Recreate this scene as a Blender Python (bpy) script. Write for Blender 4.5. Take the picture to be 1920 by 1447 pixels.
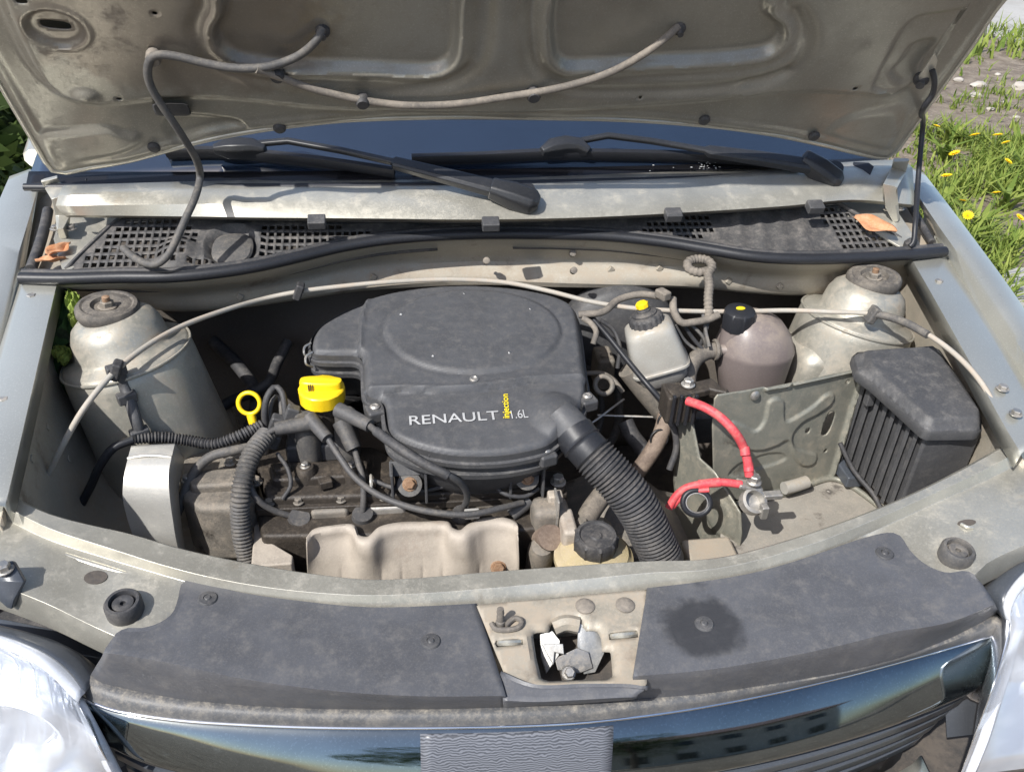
import bpy, bmesh, math, random
import numpy as np
from mathutils import Vector, Matrix
random.seed(7); np.random.seed(7)
SC = bpy.context.scene
for o in list(bpy.data.objects): bpy.data.objects.remove(o)
COL = SC.collection

# ------------------------------------------------------------------ camera
FPX, CX, CY = 1600.0, 960.0, 723.5          # focal length and centre in photo pixels
YAW, PITCH, ROLL = [math.radians(a) for a in (8.66, 34.0, 2.16)]
CAM = Vector((-.169, -.52, 1.56))
FWD = Vector((math.sin(YAW)*math.cos(PITCH), math.cos(YAW)*math.cos(PITCH), -math.sin(PITCH)))
R0 = Vector((math.cos(YAW), -math.sin(YAW), 0)); U0 = R0.cross(FWD)
RGT = R0*math.cos(ROLL) + U0*math.sin(ROLL); UPV = -R0*math.sin(ROLL) + U0*math.cos(ROLL)
cd = bpy.data.cameras.new('camera'); cam = bpy.data.objects.new('camera', cd); COL.objects.link(cam)
cd.sensor_fit = 'HORIZONTAL'; cd.sensor_width = 36.0; cd.lens = 36.0*FPX/1920.0
cd.clip_start = .02; cd.clip_end = 2000
M3 = Matrix((RGT, UPV, -FWD)).transposed()
cam.matrix_world = Matrix.Translation(CAM) @ M3.to_4x4()
SC.camera = cam

# ------------------------------------------------------------------ world and sun
SUN_EL, SUN_AZ = 48.5, 230.0                 # azimuth clockwise from +Y
w = bpy.data.worlds.new('World'); SC.world = w; w.use_nodes = True
nt = w.node_tree; bg = nt.nodes['Background']
sky = nt.nodes.new('ShaderNodeTexSky'); sky.sky_type = 'NISHITA'; sky.sun_disc = False
sky.sun_elevation = math.radians(SUN_EL); sky.sun_rotation = math.radians(SUN_AZ)
sky.air_density = 1.0; sky.dust_density = 1.6; sky.ozone_density = 1.0
nt.links.new(sky.outputs[0], bg.inputs[0]); bg.inputs[1].default_value = .15
sl = bpy.data.lights.new('sun', 'SUN'); sl.energy = 4.5; sl.angle = math.radians(.55); sl.color = (1, .975, .93)
so = bpy.data.objects.new('sun', sl); COL.objects.link(so)
sd = Vector((math.sin(math.radians(SUN_AZ))*math.cos(math.radians(SUN_EL)), math.cos(math.radians(SUN_AZ))*math.cos(math.radians(SUN_EL)), math.sin(math.radians(SUN_EL))))
so.rotation_euler = sd.to_track_quat('Z', 'Y').to_euler(); so.location = sd*30
SC.view_settings.view_transform = 'Standard'; SC.view_settings.look = 'None'
SC.view_settings.exposure = .42; SC.view_settings.gamma = 1; SC.view_settings.use_curve_mapping = False
SC.render.engine = 'CYCLES'; SC.cycles.use_denoising = True
try: SC.cycles.denoiser = 'OPENIMAGEDENOISE'
except Exception: pass
SC.cycles.max_bounces = 8; SC.cycles.sample_clamp_indirect = 6

# ------------------------------------------------------------------ photo pixel -> ray -> point on something at a known height or plane
def ray(px, py): return FWD + RGT*((px-CX)/FPX) + UPV*((CY-py)/FPX)
def Z(px, py, z):
    d = ray(px, py); return CAM + d*((z-CAM.z)/d.z)
def ON(px, py, O, N):
    d = ray(px, py); return CAM + d*((O-CAM).dot(N)/d.dot(N))
def zs(l): return [Z(*p) for p in l]
def za(l, z): return [Z(p[0], p[1], z) for p in l]

# ------------------------------------------------------------------ curves
def cr(pts, n=None, step=None, closed=False):
    """Catmull-Rom through pts, resampled evenly by length."""
    P = np.array([tuple(p) for p in pts], float); m = len(P)
    if closed: Q = np.vstack([P[-1], P, P[0], P[1]]); segs = m
    else: Q = np.vstack([2*P[0]-P[1], P, 2*P[-1]-P[-2]]); segs = m-1
    out = []
    for i in range(segs):
        p0, p1, p2, p3 = Q[i:i+4]
        d1 = max(np.linalg.norm(p1-p0), 1e-9)**.5; d2 = max(np.linalg.norm(p2-p1), 1e-9)**.5; d3 = max(np.linalg.norm(p3-p2), 1e-9)**.5
        m1 = (p2-p1) + d2*((p1-p0)/d1-(p2-p0)/(d1+d2)); m2 = (p2-p1) + d2*((p3-p2)/d3-(p3-p1)/(d2+d3))
        for t in np.linspace(0, 1, 14, endpoint=False):
            t2, t3 = t*t, t*t*t
            out.append((2*t3-3*t2+1)*p1 + (t3-2*t2+t)*m1 + (-2*t3+3*t2)*p2 + (t3-t2)*m2)
    out.append(P[0] if closed else P[-1]); A = np.array(out)
    L = np.concatenate([[0], np.cumsum(np.linalg.norm(np.diff(A, axis=0), axis=1))])
    if n is None: n = max(3, int(L[-1]/step)+1)
    s = np.linspace(0, L[-1], n+1)[:-1] if closed else np.linspace(0, L[-1], n)
    return np.stack([np.interp(s, L, A[:, k]) for k in range(A.shape[1])], 1)
def lin(pts, n):
    P = np.array(pts, float); P = np.vstack([P, P[:1]]); L = np.concatenate([[0], np.cumsum(np.linalg.norm(np.diff(P, axis=0), axis=1))]); s = np.linspace(0, L[-1], n+1)[:-1]
    return np.stack([np.interp(s, L, P[:, k]) for k in range(P.shape[1])], 1)
def sm(a, b, x): t = np.clip((x-a)/(b-a), 0, 1); return t*t*(3-2*t)
def sd_poly(P, poly):
    P = np.asarray(P, float); A = np.asarray(poly, float); B = np.roll(A, -1, 0)
    best = np.full(len(P), 1e9); ins = np.zeros(len(P), bool)
    for a, b in zip(A, B):
        e = b-a; v = P-a; t = np.clip((v@e)/max(e@e, 1e-12), 0, 1); d = v-t[:, None]*e
        best = np.minimum(best, (d*d).sum(1))
        c = ((a[1] > P[:, 1]) != (b[1] > P[:, 1])); den = (b[1]-a[1]) if b[1] != a[1] else 1e-12
        ins ^= c & (P[:, 0] < (b[0]-a[0])*(P[:, 1]-a[1])/den + a[0])
    d = np.sqrt(best); return np.where(ins, -d, d)
def sd_line(P, line):
    best = np.full(len(P), 1e9); A = np.asarray(line, float)
    for a, b in zip(A[:-1], A[1:]):
        e = b-a; v = P-a; t = np.clip((v@e)/max(e@e, 1e-12), 0, 1); d = v-t[:, None]*e
        best = np.minimum(best, (d*d).sum(1))
    return np.sqrt(best)
def nearest_on(p, polys):
    best = None
    for A in polys:
        A = np.asarray(A, float); B = np.roll(A, -1, 0); e = B-A; v = p-A
        t = np.clip((v*e).sum(1)/np.maximum((e*e).sum(1), 1e-12), 0, 1); q = A+t[:, None]*e
        d = ((q-p)**2).sum(1); k = d.argmin()
        if best is None or d[k] < best[0]: best = (d[k], q[k])
    return best[1]

# ------------------------------------------------------------------ materials
MATS = {}
def mat(name, base, rough=.5, metal=0., dust=None, amt=.4, scale=18., fine=260., bump=.15, up=.35, coat=0., var=.12, trans=0., alpha=None, spec=.5, ior=1.45, patches=None, sss=0.):
    m = bpy.data.materials.new(name); m.use_nodes = True; t = m.node_tree; N = t.nodes; L = t.links
    b = N['Principled BSDF']; b.inputs['Roughness'].default_value = rough; b.inputs['Metallic'].default_value = metal
    b.inputs['IOR'].default_value = ior; b.inputs['Coat Weight'].default_value = coat; b.inputs['Coat Roughness'].default_value = .08
    b.inputs['Specular IOR Level'].default_value = spec
    b.inputs['Transmission Weight'].default_value = trans
    tc = N.new('ShaderNodeTexCoord'); geo = N.new('ShaderNodeNewGeometry')
    def noise(s, det=4, r=.6, src=None):
        n = N.new('ShaderNodeTexNoise'); n.inputs['Scale'].default_value = s; n.inputs['Detail'].default_value = det; n.inputs['Roughness'].default_value = r
        L.new(src or geo.outputs['Position'], n.inputs['Vector']); return n.outputs['Fac']
    def mth(op, a, c, clamp=False):
        n = N.new('ShaderNodeMath'); n.operation = op; n.use_clamp = clamp
        for i, x in enumerate((a, c)):
            if hasattr(x, 'links') or hasattr(x, 'is_linked'): L.new(x, n.inputs[i])
            else: n.inputs[i].default_value = x
        return n.outputs[0]
    def mix(f, a, c):
        n = N.new('ShaderNodeMix'); n.data_type = 'RGBA'
        if isinstance(f, float): n.inputs[0].default_value = f
        else: L.new(f, n.inputs[0])
        for s, x in ((6, a), (7, c)):
            if isinstance(x, tuple): n.inputs[s].default_value = (*x, 1)
            else: L.new(x, n.inputs[s])
        return n.outputs[2]
    def ramp(f, lo, hi):
        n = N.new('ShaderNodeMapRange'); n.interpolation_type = 'SMOOTHSTEP'; n.clamp = True
        n.inputs[1].default_value = lo; n.inputs[2].default_value = hi; L.new(f, n.inputs[0]); return n.outputs[0]
    n1 = noise(scale, 12, .78); n4 = noise(fine*1.9, 2, .7); n5 = noise(scale*5+30, 6, .75); n2 = noise(fine, 2, .6); n3 = noise(scale*.3, 3)
    col = mix(ramp(n3, .3, .7), tuple(max(0, c*(1-var)) for c in base), tuple(min(1, c*(1+var)) for c in base))
    col = mix(mth('MULTIPLY', ramp(n5, .60, .70), .30 if dust is not None else 0.), col, tuple(c*.55 for c in base))
    col = mix(mth('MULTIPLY', ramp(n4, .54, .70), .38 if dust is not None else .1), col, tuple(min(1, c*1.5+.02) for c in base))
    f = None
    if dust is not None:
        sep = N.new('ShaderNodeSeparateXYZ'); L.new(geo.outputs['Normal'], sep.inputs[0])
        f = mth('MULTIPLY', mth('ADD', mth('MULTIPLY', sep.outputs[2], up), 1-up), mth('ADD', ramp(n1, .62-.5*amt, .95-.5*amt), mth('MULTIPLY', ramp(n2, .48, .70), .6*amt)), True)
        f = mth('ADD', f, amt*.25, True) if amt > .3 else f
        f = mth('MULTIPLY', f, min(1., .45+amt), True)
        col = mix(f, col, dust)
        rr = N.new('ShaderNodeMapRange'); rr.inputs[3].default_value = rough; rr.inputs[4].default_value = max(rough, .85); L.new(f, rr.inputs[0]); L.new(rr.outputs[0], b.inputs['Roughness'])
        if metal > 0:
            mm = N.new('ShaderNodeMapRange'); mm.inputs[3].default_value = metal; mm.inputs[4].default_value = 0.; L.new(f, mm.inputs[0]); L.new(mm.outputs[0], b.inputs['Metallic'])
    else:
        rr = N.new('ShaderNodeMapRange'); rr.inputs[3].default_value = max(.02, rough*.8); rr.inputs[4].default_value = min(1, rough*1.25); L.new(n1, rr.inputs[0]); L.new(rr.outputs[0], b.inputs['Roughness'])
    if patches:                                   # stains with a shape of their own: (colour, scale, lo, hi)
        for pc, ps, lo, hi in patches: col = mix(ramp(noise(ps, 6, .7), lo, hi), col, pc)
    L.new(col, b.inputs['Base Color'])
    if bump > 0:
        bp = N.new('ShaderNodeBump'); bp.inputs['Strength'].default_value = bump; bp.inputs['Distance'].default_value = .002
        L.new(mth('ADD', n1, mth('MULTIPLY', n2, .5)), bp.inputs['Height']); L.new(bp.outputs[0], b.inputs['Normal'])
    if alpha is not None: b.inputs['Alpha'].default_value = alpha
    if sss: b.inputs['Subsurface Weight'].default_value = sss; b.inputs['Subsurface Radius'].default_value = (.01, .008, .006); 
    m['_'] = 1; MATS[name] = m; return m
DUST = (.33, .27, .20); PALE = (.47, .40, .31)
mat('paint', (.46, .442, .385), .34, .6, (.40, .36, .295), .30, 30, 300, .05, .5, patches=[((.36, .31, .245), 11, .60, .78)])
mat('paint_clean', (.44, .435, .39), .30, .6, (.42, .38, .31), .10, 9, 300, .02, .5, coat=.6)
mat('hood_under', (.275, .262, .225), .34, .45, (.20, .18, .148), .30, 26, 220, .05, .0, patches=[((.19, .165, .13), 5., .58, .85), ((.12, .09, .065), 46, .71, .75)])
mat('bay_paint', (.36, .335, .28), .45, .4, (.34, .285, .22), .55, 20, 200, .14, .5, patches=[((.20, .165, .13), 13, .55, .72), ((.44, .39, .32), 34, .68, .76)])
mat('tower_paint', (.40, .39, .34), .34, .6, (.34, .29, .23), .45, 30, 200, .08, .4, patches=[((.25, .21, .165), 15, .62, .75)])
mat('plate_paint', (.22, .222, .19), .40, .4, (.31, .27, .205), .38, 24, 240, .1, .0, patches=[((.13, .12, .10), 17, .60, .74)])
mat('plastic', (.050, .051, .055), .48, 0, (.165, .155, .145), .34, 60, 330, .16, .5)
mat('lid_plastic', (.064, .066, .072), .46, 0, (.115, .11, .107), .36, 70, 420, .12, .2, patches=[((.030, .031, .034), 26, .70, .74)])
mat('cover_plastic', (.078, .081, .091), .38, 0, (.15, .142, .135), .34, 50, 300, .08, .1, patches=[((.27, .25, .225), 42, .72, .76), ((.05, .052, .058), 12, .60, .8)])
mat('cowl_plastic', (.05, .05, .052), .6, 0, (.21, .19, .17), .38, 40, 260, .2, .5)
mat('rubber', (.030, .031, .035), .58, 0, (.17, .155, .14), .36, 34, 260, .14, .5)
mat('rubber_clean', (.018, .019, .023), .45, 0, (.12, .11, .1), .12, 24, 260, .08, .5)
mat('grey_rubber', (.062, .062, .064), .58, 0, (.20, .178, .15), .42, 50, 300, .12, .4)
mat('lead_rubber', (.055, .055, .058), .55, 0, (.19, .17, .145), .36, 50, 300, .12, .5)
mat('dusty_hose', (.10, .09, .08), .7, 0, (.26, .225, .185), .50, 22, 260, .15, .2)
mat('white_cable', (.34, .325, .29), .55, 0, (.40, .33, .26), .45, 30, 260, .1, .0)
mat('shield', (.37, .325, .275), .6, .15, (.42, .37, .31), .50, 30, 330, .3, .2, patches=[((.17, .12, .09), 90, .67, .76), ((.30, .24, .19), 14, .55, .75)])
mat('alu', (.42, .41, .39), .42, .8, (.40, .35, .28), .40, 22, 300, .2, .3)
mat('silver', (.62, .61, .58), .33, .85, (.47, .42, .35), .28, 18, 300, .1, .3)
mat('cast', (.17, .158, .14), .6, .4, (.29, .245, .195), .45, 40, 260, .5, .3, patches=[((.05, .042, .035), 16, .56, .7)])
mat('grime', (.034, .029, .025), .45, .1, (.15, .12, .09), .32, 40, 220, .6, .5)
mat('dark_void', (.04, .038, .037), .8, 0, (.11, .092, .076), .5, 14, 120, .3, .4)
mat('brown_hose', (.13, .095, .075), .7, 0, (.27, .21, .165), .5, 26, 260, .25, .2)
mat('yellow', (.84, .56, .012), .32, 0, (.50, .38, .12), .10, 30, 300, .03, .3)
mat('yellow_print', (.80, .62, .02), .5, 0, None, bump=0)
mat('white_print', (.40, .40, .40), .45, 0, (.4, .37, .33), .2, 60, 400, 0, .3)
mat('red', (.60, .045, .065), .45, 0, (.48, .20, .17), .42, 60, 260, .05, .3)
mat('rust', (.20, .11, .06), .75, .3, (.30, .20, .13), .5, 120, 500, .4, .2)
mat('steel', (.40, .39, .37), .38, .9, (.33, .27, .21), .35, 60, 300, .15, .2)
mat('tank', (.165, .138, .135), .28, 0, (.29, .24, .195), .48, 34, 260, .05, .9)
mat('milky', (.36, .355, .33), .22, .15, (.33, .28, .215), .50, 34, 260, .05, .9)
mat('milky_clean', (.36, .35, .33), .3, 0, (.37, .31, .24), .25, 24, 260, .05, .4)
mat('oily', (.40, .33, .19), .35, 0, (.40, .33, .23), .40, 30, 260, .1, .2, sss=.2)
mat('chrome', (.75, .76, .78), .08, 1.0, None, bump=0)
mat('gloss_black', (.012, .014, .020), .05, 0, None, bump=0, coat=1., ior=1.6)
mat('bar_gloss', (.20, .232, .245), .05, 1., (.16, .16, .16), .05, 30, 200, .0, .2)
mat('glass', (.010, .017, .032), .03, 0, None, bump=0, ior=2.0, coat=1.)
mat('frit', (.010, .010, .012), .25, 0, None, bump=0)
mat('wiper', (.022, .023, .026), .38, 0, (.13, .12, .11), .15, 40, 260, .05, .3)
mat('leaf_dry', (.42, .17, .07), .7, 0, (.55, .31, .18), .5, 60, 260, .4, .2)
mat('cloth', (.020, .062, .014), .85, 0, (.16, .20, .05), .12, 30, 300, .6, .0, patches=[((.006, .016, .006), 22, .5, .6), ((.22, .26, .06), 45, .68, .74)])
mat('cloth_light', (.20, .26, .05), .85, 0, (.10, .14, .03), .3, 60, 300, .5, .0)
mat('mount_rubber', (.045, .042, .04), .65, 0, (.20, .175, .145), .50, 30, 300, .2, .6)
mat('reflector', (.86, .87, .90), .26, 1.0, None, bump=0)
mat('latch_metal', (.33, .33, .32), .42, .65, (.34, .31, .27), .3, 60, 300, .15, .2)
mat('insulation', (.12, .104, .09), .9, 0, (.13, .11, .09), .4, 20, 160, .4, .2)
mat('tray', (.30, .28, .245), .55, .2, (.34, .30, .25), .40, 30, 240, .15, .3, patches=[((.08, .072, .064), 15, .52, .66), ((.45, .42, .37), 60, .70, .75)])
mat('mount_alu', (.46, .45, .42), .38, .5, (.40, .36, .30), .30, 30, 300, .12, .3)
mat('lamp_trim', (.58, .60, .64), .22, .15, (.45, .43, .40), .15, 30, 200, .02, .3)
mat('stone', (.40, .37, .33), .85, 0, (.40, .34, .27), .4, 20, 100, .4, .3)
mat('strip', (.055, .06, .07), .4, 0, (.30, .27, .225), .42, 60, 300, .2, .9)
mat('dark_trim', (.06, .068, .082), .30, 0, (.12, .12, .12), .15, 30, 260, .05, .3)


def stain(src, name, c, rx, ry, col, rz=1., k=.9):
    """copy of a material with one soaked-in oil stain at a place on the part"""
    m = MATS[src].copy(); m.name = name; t = m.node_tree; N = t.nodes; L = t.links; b = N['Principled BSDF']; l = b.inputs['Base Color'].links[0].from_socket
    geo = N.new('ShaderNodeNewGeometry'); mp = N.new('ShaderNodeMapping'); mp.vector_type = 'TEXTURE'; mp.inputs['Location'].default_value = tuple(c); mp.inputs['Scale'].default_value = (rx, ry, rz); L.new(geo.outputs['Position'], mp.inputs[0])
    ln = N.new('ShaderNodeVectorMath'); ln.operation = 'LENGTH'; L.new(mp.outputs[0], ln.inputs[0]); nz_ = N.new('ShaderNodeTexNoise'); nz_.inputs['Scale'].default_value = 45; nz_.inputs['Detail'].default_value = 5; L.new(geo.outputs['Position'], nz_.inputs['Vector'])
    ad = N.new('ShaderNodeMath'); ad.operation = 'MULTIPLY_ADD'; L.new(nz_.outputs[0], ad.inputs[0]); ad.inputs[1].default_value = .7; L.new(ln.outputs['Value'], ad.inputs[2])
    mr = N.new('ShaderNodeMapRange'); mr.interpolation_type = 'SMOOTHSTEP'; mr.inputs[1].default_value = 1.08; mr.inputs[2].default_value = 1.42; mr.inputs[3].default_value = k; mr.inputs[4].default_value = 0; L.new(ad.outputs[0], mr.inputs[0])
    mx = N.new('ShaderNodeMix'); mx.data_type = 'RGBA'; L.new(mr.outputs[0], mx.inputs[0]); L.new(l, mx.inputs[6]); mx.inputs[7].default_value = (*col, 1); L.new(mx.outputs[2], b.inputs['Base Color']); MATS[name] = m; return m
def painted_reflection_mat():  # grey bands painted to imitate a wavy reflection
    m = mat('painted_reflection', (.10, .11, .13), .35, 0, None, bump=0); t = m.node_tree; N = t.nodes; L = t.links; b = N['Principled BSDF']
    geo = N.new('ShaderNodeNewGeometry'); wv = N.new('ShaderNodeTexWave'); wv.wave_type = 'BANDS'; wv.bands_direction = 'Z'
    wv.inputs['Scale'].default_value = 150; wv.inputs['Distortion'].default_value = 10; wv.inputs['Detail'].default_value = 2; wv.inputs['Detail Scale'].default_value = .55
    L.new(geo.outputs['Position'], wv.inputs['Vector']); cr_ = N.new('ShaderNodeValToRGB'); cr_.color_ramp.elements[0].position = .42; cr_.color_ramp.elements[1].position = .6
    cr_.color_ramp.elements[0].color = (.06, .064, .075, 1); cr_.color_ramp.elements[1].color = (.15, .158, .18, 1); L.new(wv.outputs['Fac'], cr_.inputs[0]); L.new(cr_.outputs[0], b.inputs['Base Color'])
painted_reflection_mat()

# ------------------------------------------------------------------ objects
WLOC = {}
def put(o, parent, loc):
    COL.objects.link(o); loc = Vector(loc)
    if parent is not None: o.parent = parent; o.location = loc-WLOC[parent.name]
    else: o.location = loc
    WLOC[o.name] = loc; return o
def empty(name, loc, parent=None, label=None, cat=None, group=None):
    o = bpy.data.objects.new(name, None); o.empty_display_size = .05; put(o, parent, loc); tag(o, label, cat, group); return o
def tag(o, label=None, cat=None, group=None, kind=None):
    for k, v in (('label', label), ('category', cat), ('group', group), ('kind', kind)):
        if v: o[k] = v
    return o
def mk(name, V, F, m, parent=None, ang=38, bevel=0, seg=2, solid=0, off=-1., sub=0, label=None, cat=None, group=None, kind=None, flat=False):
    V = [Vector(v) for v in V]; lo = Vector([min(v[k] for v in V) for k in range(3)]); hi = Vector([max(v[k] for v in V) for k in range(3)])
    c = Vector(((lo.x+hi.x)/2, (lo.y+hi.y)/2, lo.z))
    me = bpy.data.meshes.new(name); me.from_pydata([tuple(v-c) for v in V], [], [tuple(int(i) for i in f) for f in F]); me.validate(); me.update()
    bm = bmesh.new(); bm.from_mesh(me); bmesh.ops.remove_doubles(bm, verts=bm.verts, dist=1e-6); bmesh.ops.recalc_face_normals(bm, faces=bm.faces) if solid == 0 else None; bm.to_mesh(me); bm.free()
    if not flat:
        me.shade_smooth(); me.set_sharp_from_angle(angle=math.radians(ang))
    ms = m if isinstance(m, (list, tuple)) else [m]
    for x in ms: me.materials.append(MATS[x] if isinstance(x, str) else x)
    o = bpy.data.objects.new(name, me); put(o, parent, c); tag(o, label, cat, group, kind)
    if solid:
        s = o.modifiers.new('s', 'SOLIDIFY'); s.thickness = solid; s.offset = off
    if bevel:
        b = o.modifiers.new('b', 'BEVEL'); b.width = bevel; b.segments = seg; b.limit_method = 'ANGLE'; b.angle_limit = math.radians(35); b.use_clamp_overlap = True; b.harden_normals = True
    if sub:
        s = o.modifiers.new('u', 'SUBSURF'); s.levels = sub; s.render_levels = sub
    return o
class MB:
    def __init__(s): s.V = []; s.F = []
    def add(s, vf):
        n = len(s.V); s.V += [Vector(v) for v in vf[0]]; s.F += [tuple(i+n for i in f) for f in vf[1]]; return s
    def build(s, name, m, parent=None, **k): return mk(name, s.V, s.F, m, parent, **k)
def loft(rings, cap0=True, cap1=True, closed=True):
    n = len(rings[0]); V = [v for r in rings for v in r]; F = []
    for i in range(len(rings)-1):
        for j in range(n if closed else n-1):
            k = (j+1) % n; F.append((i*n+j, i*n+k, (i+1)*n+k, (i+1)*n+j))
    if closed and cap0: F.append(tuple(range(n-1, -1, -1)))
    if closed and cap1: F.append(tuple((len(rings)-1)*n+j for j in range(n)))
    return V, F
def frame_of(ax):
    ax = Vector(ax).normalized(); t = Vector((0, 0, 1)) if abs(ax.z) < .9 else Vector((1, 0, 0))
    a = t.cross(ax).normalized(); return a, ax.cross(a), ax
def g_lathe(prof, c, ax=(0, 0, 1), n=28, cap0=True, cap1=True, mod=None):
    a, b, x = frame_of(ax); c = Vector(c); R = []
    for r, h in prof:
        ring = []
        for k in range(n):
            q = 2*math.pi*k/n; rr = r*(mod(q, h) if mod else 1); ring.append(c+x*h+(a*math.cos(q)+b*math.sin(q))*rr)
        R.append(ring)
    return loft(R, cap0, cap1)
def g_tube(pts, r, n=10, step=.006, corr=None, closed=False, smooth=True):
    P = cr(pts, step=step, closed=closed) if smooth else np.array([tuple(p) for p in pts])
    m = len(P); L = np.concatenate([[0], np.cumsum(np.linalg.norm(np.diff(P, axis=0), axis=1))])
    R = []; prev = None
    for i in range(m):
        if closed: t = P[(i+1) % m]-P[i-1]
        else: t = P[min(i+1, m-1)]-P[max(i-1, 0)]
        t = Vector(t).normalized()
        if prev is None: a, b, _ = frame_of(t)
        else:
            a = (prev-t*prev.dot(t)).normalized(); b = t.cross(a)
        prev = a
        f = L[i]/L[-1] if L[-1] else 0
        rr = r(f) if callable(r) else r
        if corr: rr += corr[1]*(.5+.5*math.cos(2*math.pi*L[i]/corr[0]))
        R.append([Vector(P[i])+(a*math.cos(2*math.pi*k/n)+b*math.sin(2*math.pi*k/n))*rr for k in range(n)])
    if closed: R.append(R[0]); return loft(R, False, False)
    return loft(R)
def tube(name, pts, r, m, parent=None, n=10, step=.006, corr=None, closed=False, **k):
    V, F = g_tube(pts, r, n, step, corr, closed); return mk(name, V, F, m, parent, ang=60, **k)
def lathe(name, prof, c, m, parent=None, ax=(0, 0, 1), n=28, mod=None, **k):
    V, F = g_lathe(prof, c, ax, n, mod=mod); return mk(name, V, F, m, parent, **k)
def g_box(c, size, M=None):
    c = Vector(c); V = []
    for x, y, z in ((-1, -1, -1), (1, -1, -1), (1, 1, -1), (-1, 1, -1), (-1, -1, 1), (1, -1, 1), (1, 1, 1), (-1, 1, 1)):
        v = Vector((x*size[0]/2, y*size[1]/2, z*size[2]/2)); V.append(c+(M@v if M else v))
    return V, [(3, 2, 1, 0), (4, 5, 6, 7), (0, 1, 5, 4), (1, 2, 6, 5), (2, 3, 7, 6), (3, 0, 4, 7)]
def box(name, c, size, m, parent=None, M=None, bevel=.002, **k):
    V, F = g_box(c, size, M); return mk(name, V, F, m, parent, bevel=bevel, **k)
def g_ext(poly, vec):
    """closed polygon (world points) pushed along vec"""
    vec = Vector(vec); return loft([[Vector(p) for p in poly], [Vector(p)+vec for p in poly]])
def ext(name, poly, vec, m, parent=None, bevel=.002, **k):
    V, F = g_ext(poly, vec); return mk(name, V, F, m, parent, bevel=bevel, **k)
def rails(name, RL, n, m, parent=None, cross=0, solid=.0015, off=-1., smooth=True, **k):
    R = [cr(r, n=n) if smooth else np.array([tuple(p) for p in r]) for r in RL]
    if cross:
        R = np.array(R); cols = [cr(R[:, j], n=cross) for j in range(R.shape[1])]; R = np.array(cols).transpose(1, 0, 2)
    V, F = loft([[Vector(p) for p in r] for r in R], closed=False); return mk(name, V, F, m, parent, solid=solid, off=off, **k)
class Frame:
    def __init__(s, O, U, V):
        s.O = Vector(O); s.U = Vector(U).normalized(); s.N = s.U.cross(Vector(V)).normalized(); s.V = s.N.cross(s.U)
    def uv(s, px, py): p = ON(px, py, s.O, s.N)-s.O; return (p.dot(s.U), p.dot(s.V))
    def uvs(s, l): return np.array([s.uv(*p) for p in l])
    def w(s, u, v, h=0.): return s.O+s.U*u+s.V*v+s.N*h
    def at(s, px, py, h=0.): return ON(px, py, s.O+s.N*h, s.N)
def sheet(name, fr, outline, hfun, cell, m, parent=None, holes=(), solid=.0012, off=-1., **k):
    poly = np.asarray(outline, float); lo = poly.min(0)-cell; hi = poly.max(0)+cell
    nu, nv = int((hi[0]-lo[0])/cell)+2, int((hi[1]-lo[1])/cell)+2
    gu, gv = np.meshgrid(lo[0]+cell*np.arange(nu), lo[1]+cell*np.arange(nv)); G = np.stack([gu.ravel(), gv.ravel()], 1)
    cu, cv = np.meshgrid(lo[0]+cell*(np.arange(nu-1)+.5), lo[1]+cell*(np.arange(nv-1)+.5)); C = np.stack([cu.ravel(), cv.ravel()], 1)
    s = sd_poly(C, poly)
    for h in holes: s = np.maximum(s, -sd_poly(C, h))
    keep = (s < 0).reshape(nv-1, nu-1)
    cnt = np.zeros((nv, nu), int)
    for a, b in ((0, 0), (0, 1), (1, 0), (1, 1)): cnt[a:a+nv-1, b:b+nu-1] += keep
    bnd = (cnt > 0) & (cnt < 4); polys = [poly]+[np.asarray(h, float) for h in holes]
    for i in np.flatnonzero(bnd.ravel()): G[i] = nearest_on(G[i], polys)
    used = np.flatnonzero(cnt.ravel() > 0); idx = -np.ones(nu*nv, int); idx[used] = np.arange(len(used))
    P = G[used]; H = hfun(P) if hfun else np.zeros(len(P))
    V = np.array(fr.O)+P[:, :1]*np.array(fr.U)+P[:, 1:]*np.array(fr.V)+H[:, None]*np.array(fr.N)
    jj, ii = np.nonzero(keep); F = np.stack([idx[jj*nu+ii], idx[jj*nu+ii+1], idx[(jj+1)*nu+ii+1], idx[(jj+1)*nu+ii]], 1)
    return mk(name, V.tolist(), F.tolist(), m, parent, solid=solid, off=off, **k)
def disc_bolt(name, c, r, h, m, parent, ax=(0, 0, 1), head=.5, m2=None, **k):
    b = lathe(name, [(r*.9, 0), (r, h*.12), (r, h*.3), (r*.85, h*.42), (r*head, h*.45), (r*head*.95, h), (r*head*.4, h*1.02)], c, m, parent, ax=ax, n=16, **k); return b
def hexbolt(name, c, r, h, m, parent, ax=(0, 0, 1), **k):
    mb = MB(); mb.add(g_lathe([(r*1.35, 0), (r*1.4, h*.2), (r*1.2, h*.3), (r*.8, h*.3)], c, ax, 14, cap1=False))
    mb.add(g_lathe([(r, h*.25), (r, h*.9), (r*.85, h)], c, ax, 6)); return mb.build(name, m, parent, ang=25, **k)
def rring(c, rx, ry, n=32, e=3.2, ux=(1, 0, 0), uy=(0, 1, 0)):
    c = Vector(c); ux = Vector(ux).normalized(); uy = Vector(uy).normalized(); out = []
    for k in range(n):
        q = 2*math.pi*k/n; cx, sx = math.cos(q), math.sin(q)
        out.append(c+ux*(rx*math.copysign(abs(cx)**(2/e), cx))+uy*(ry*math.copysign(abs(sx)**(2/e), sx)))
    return out
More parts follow.
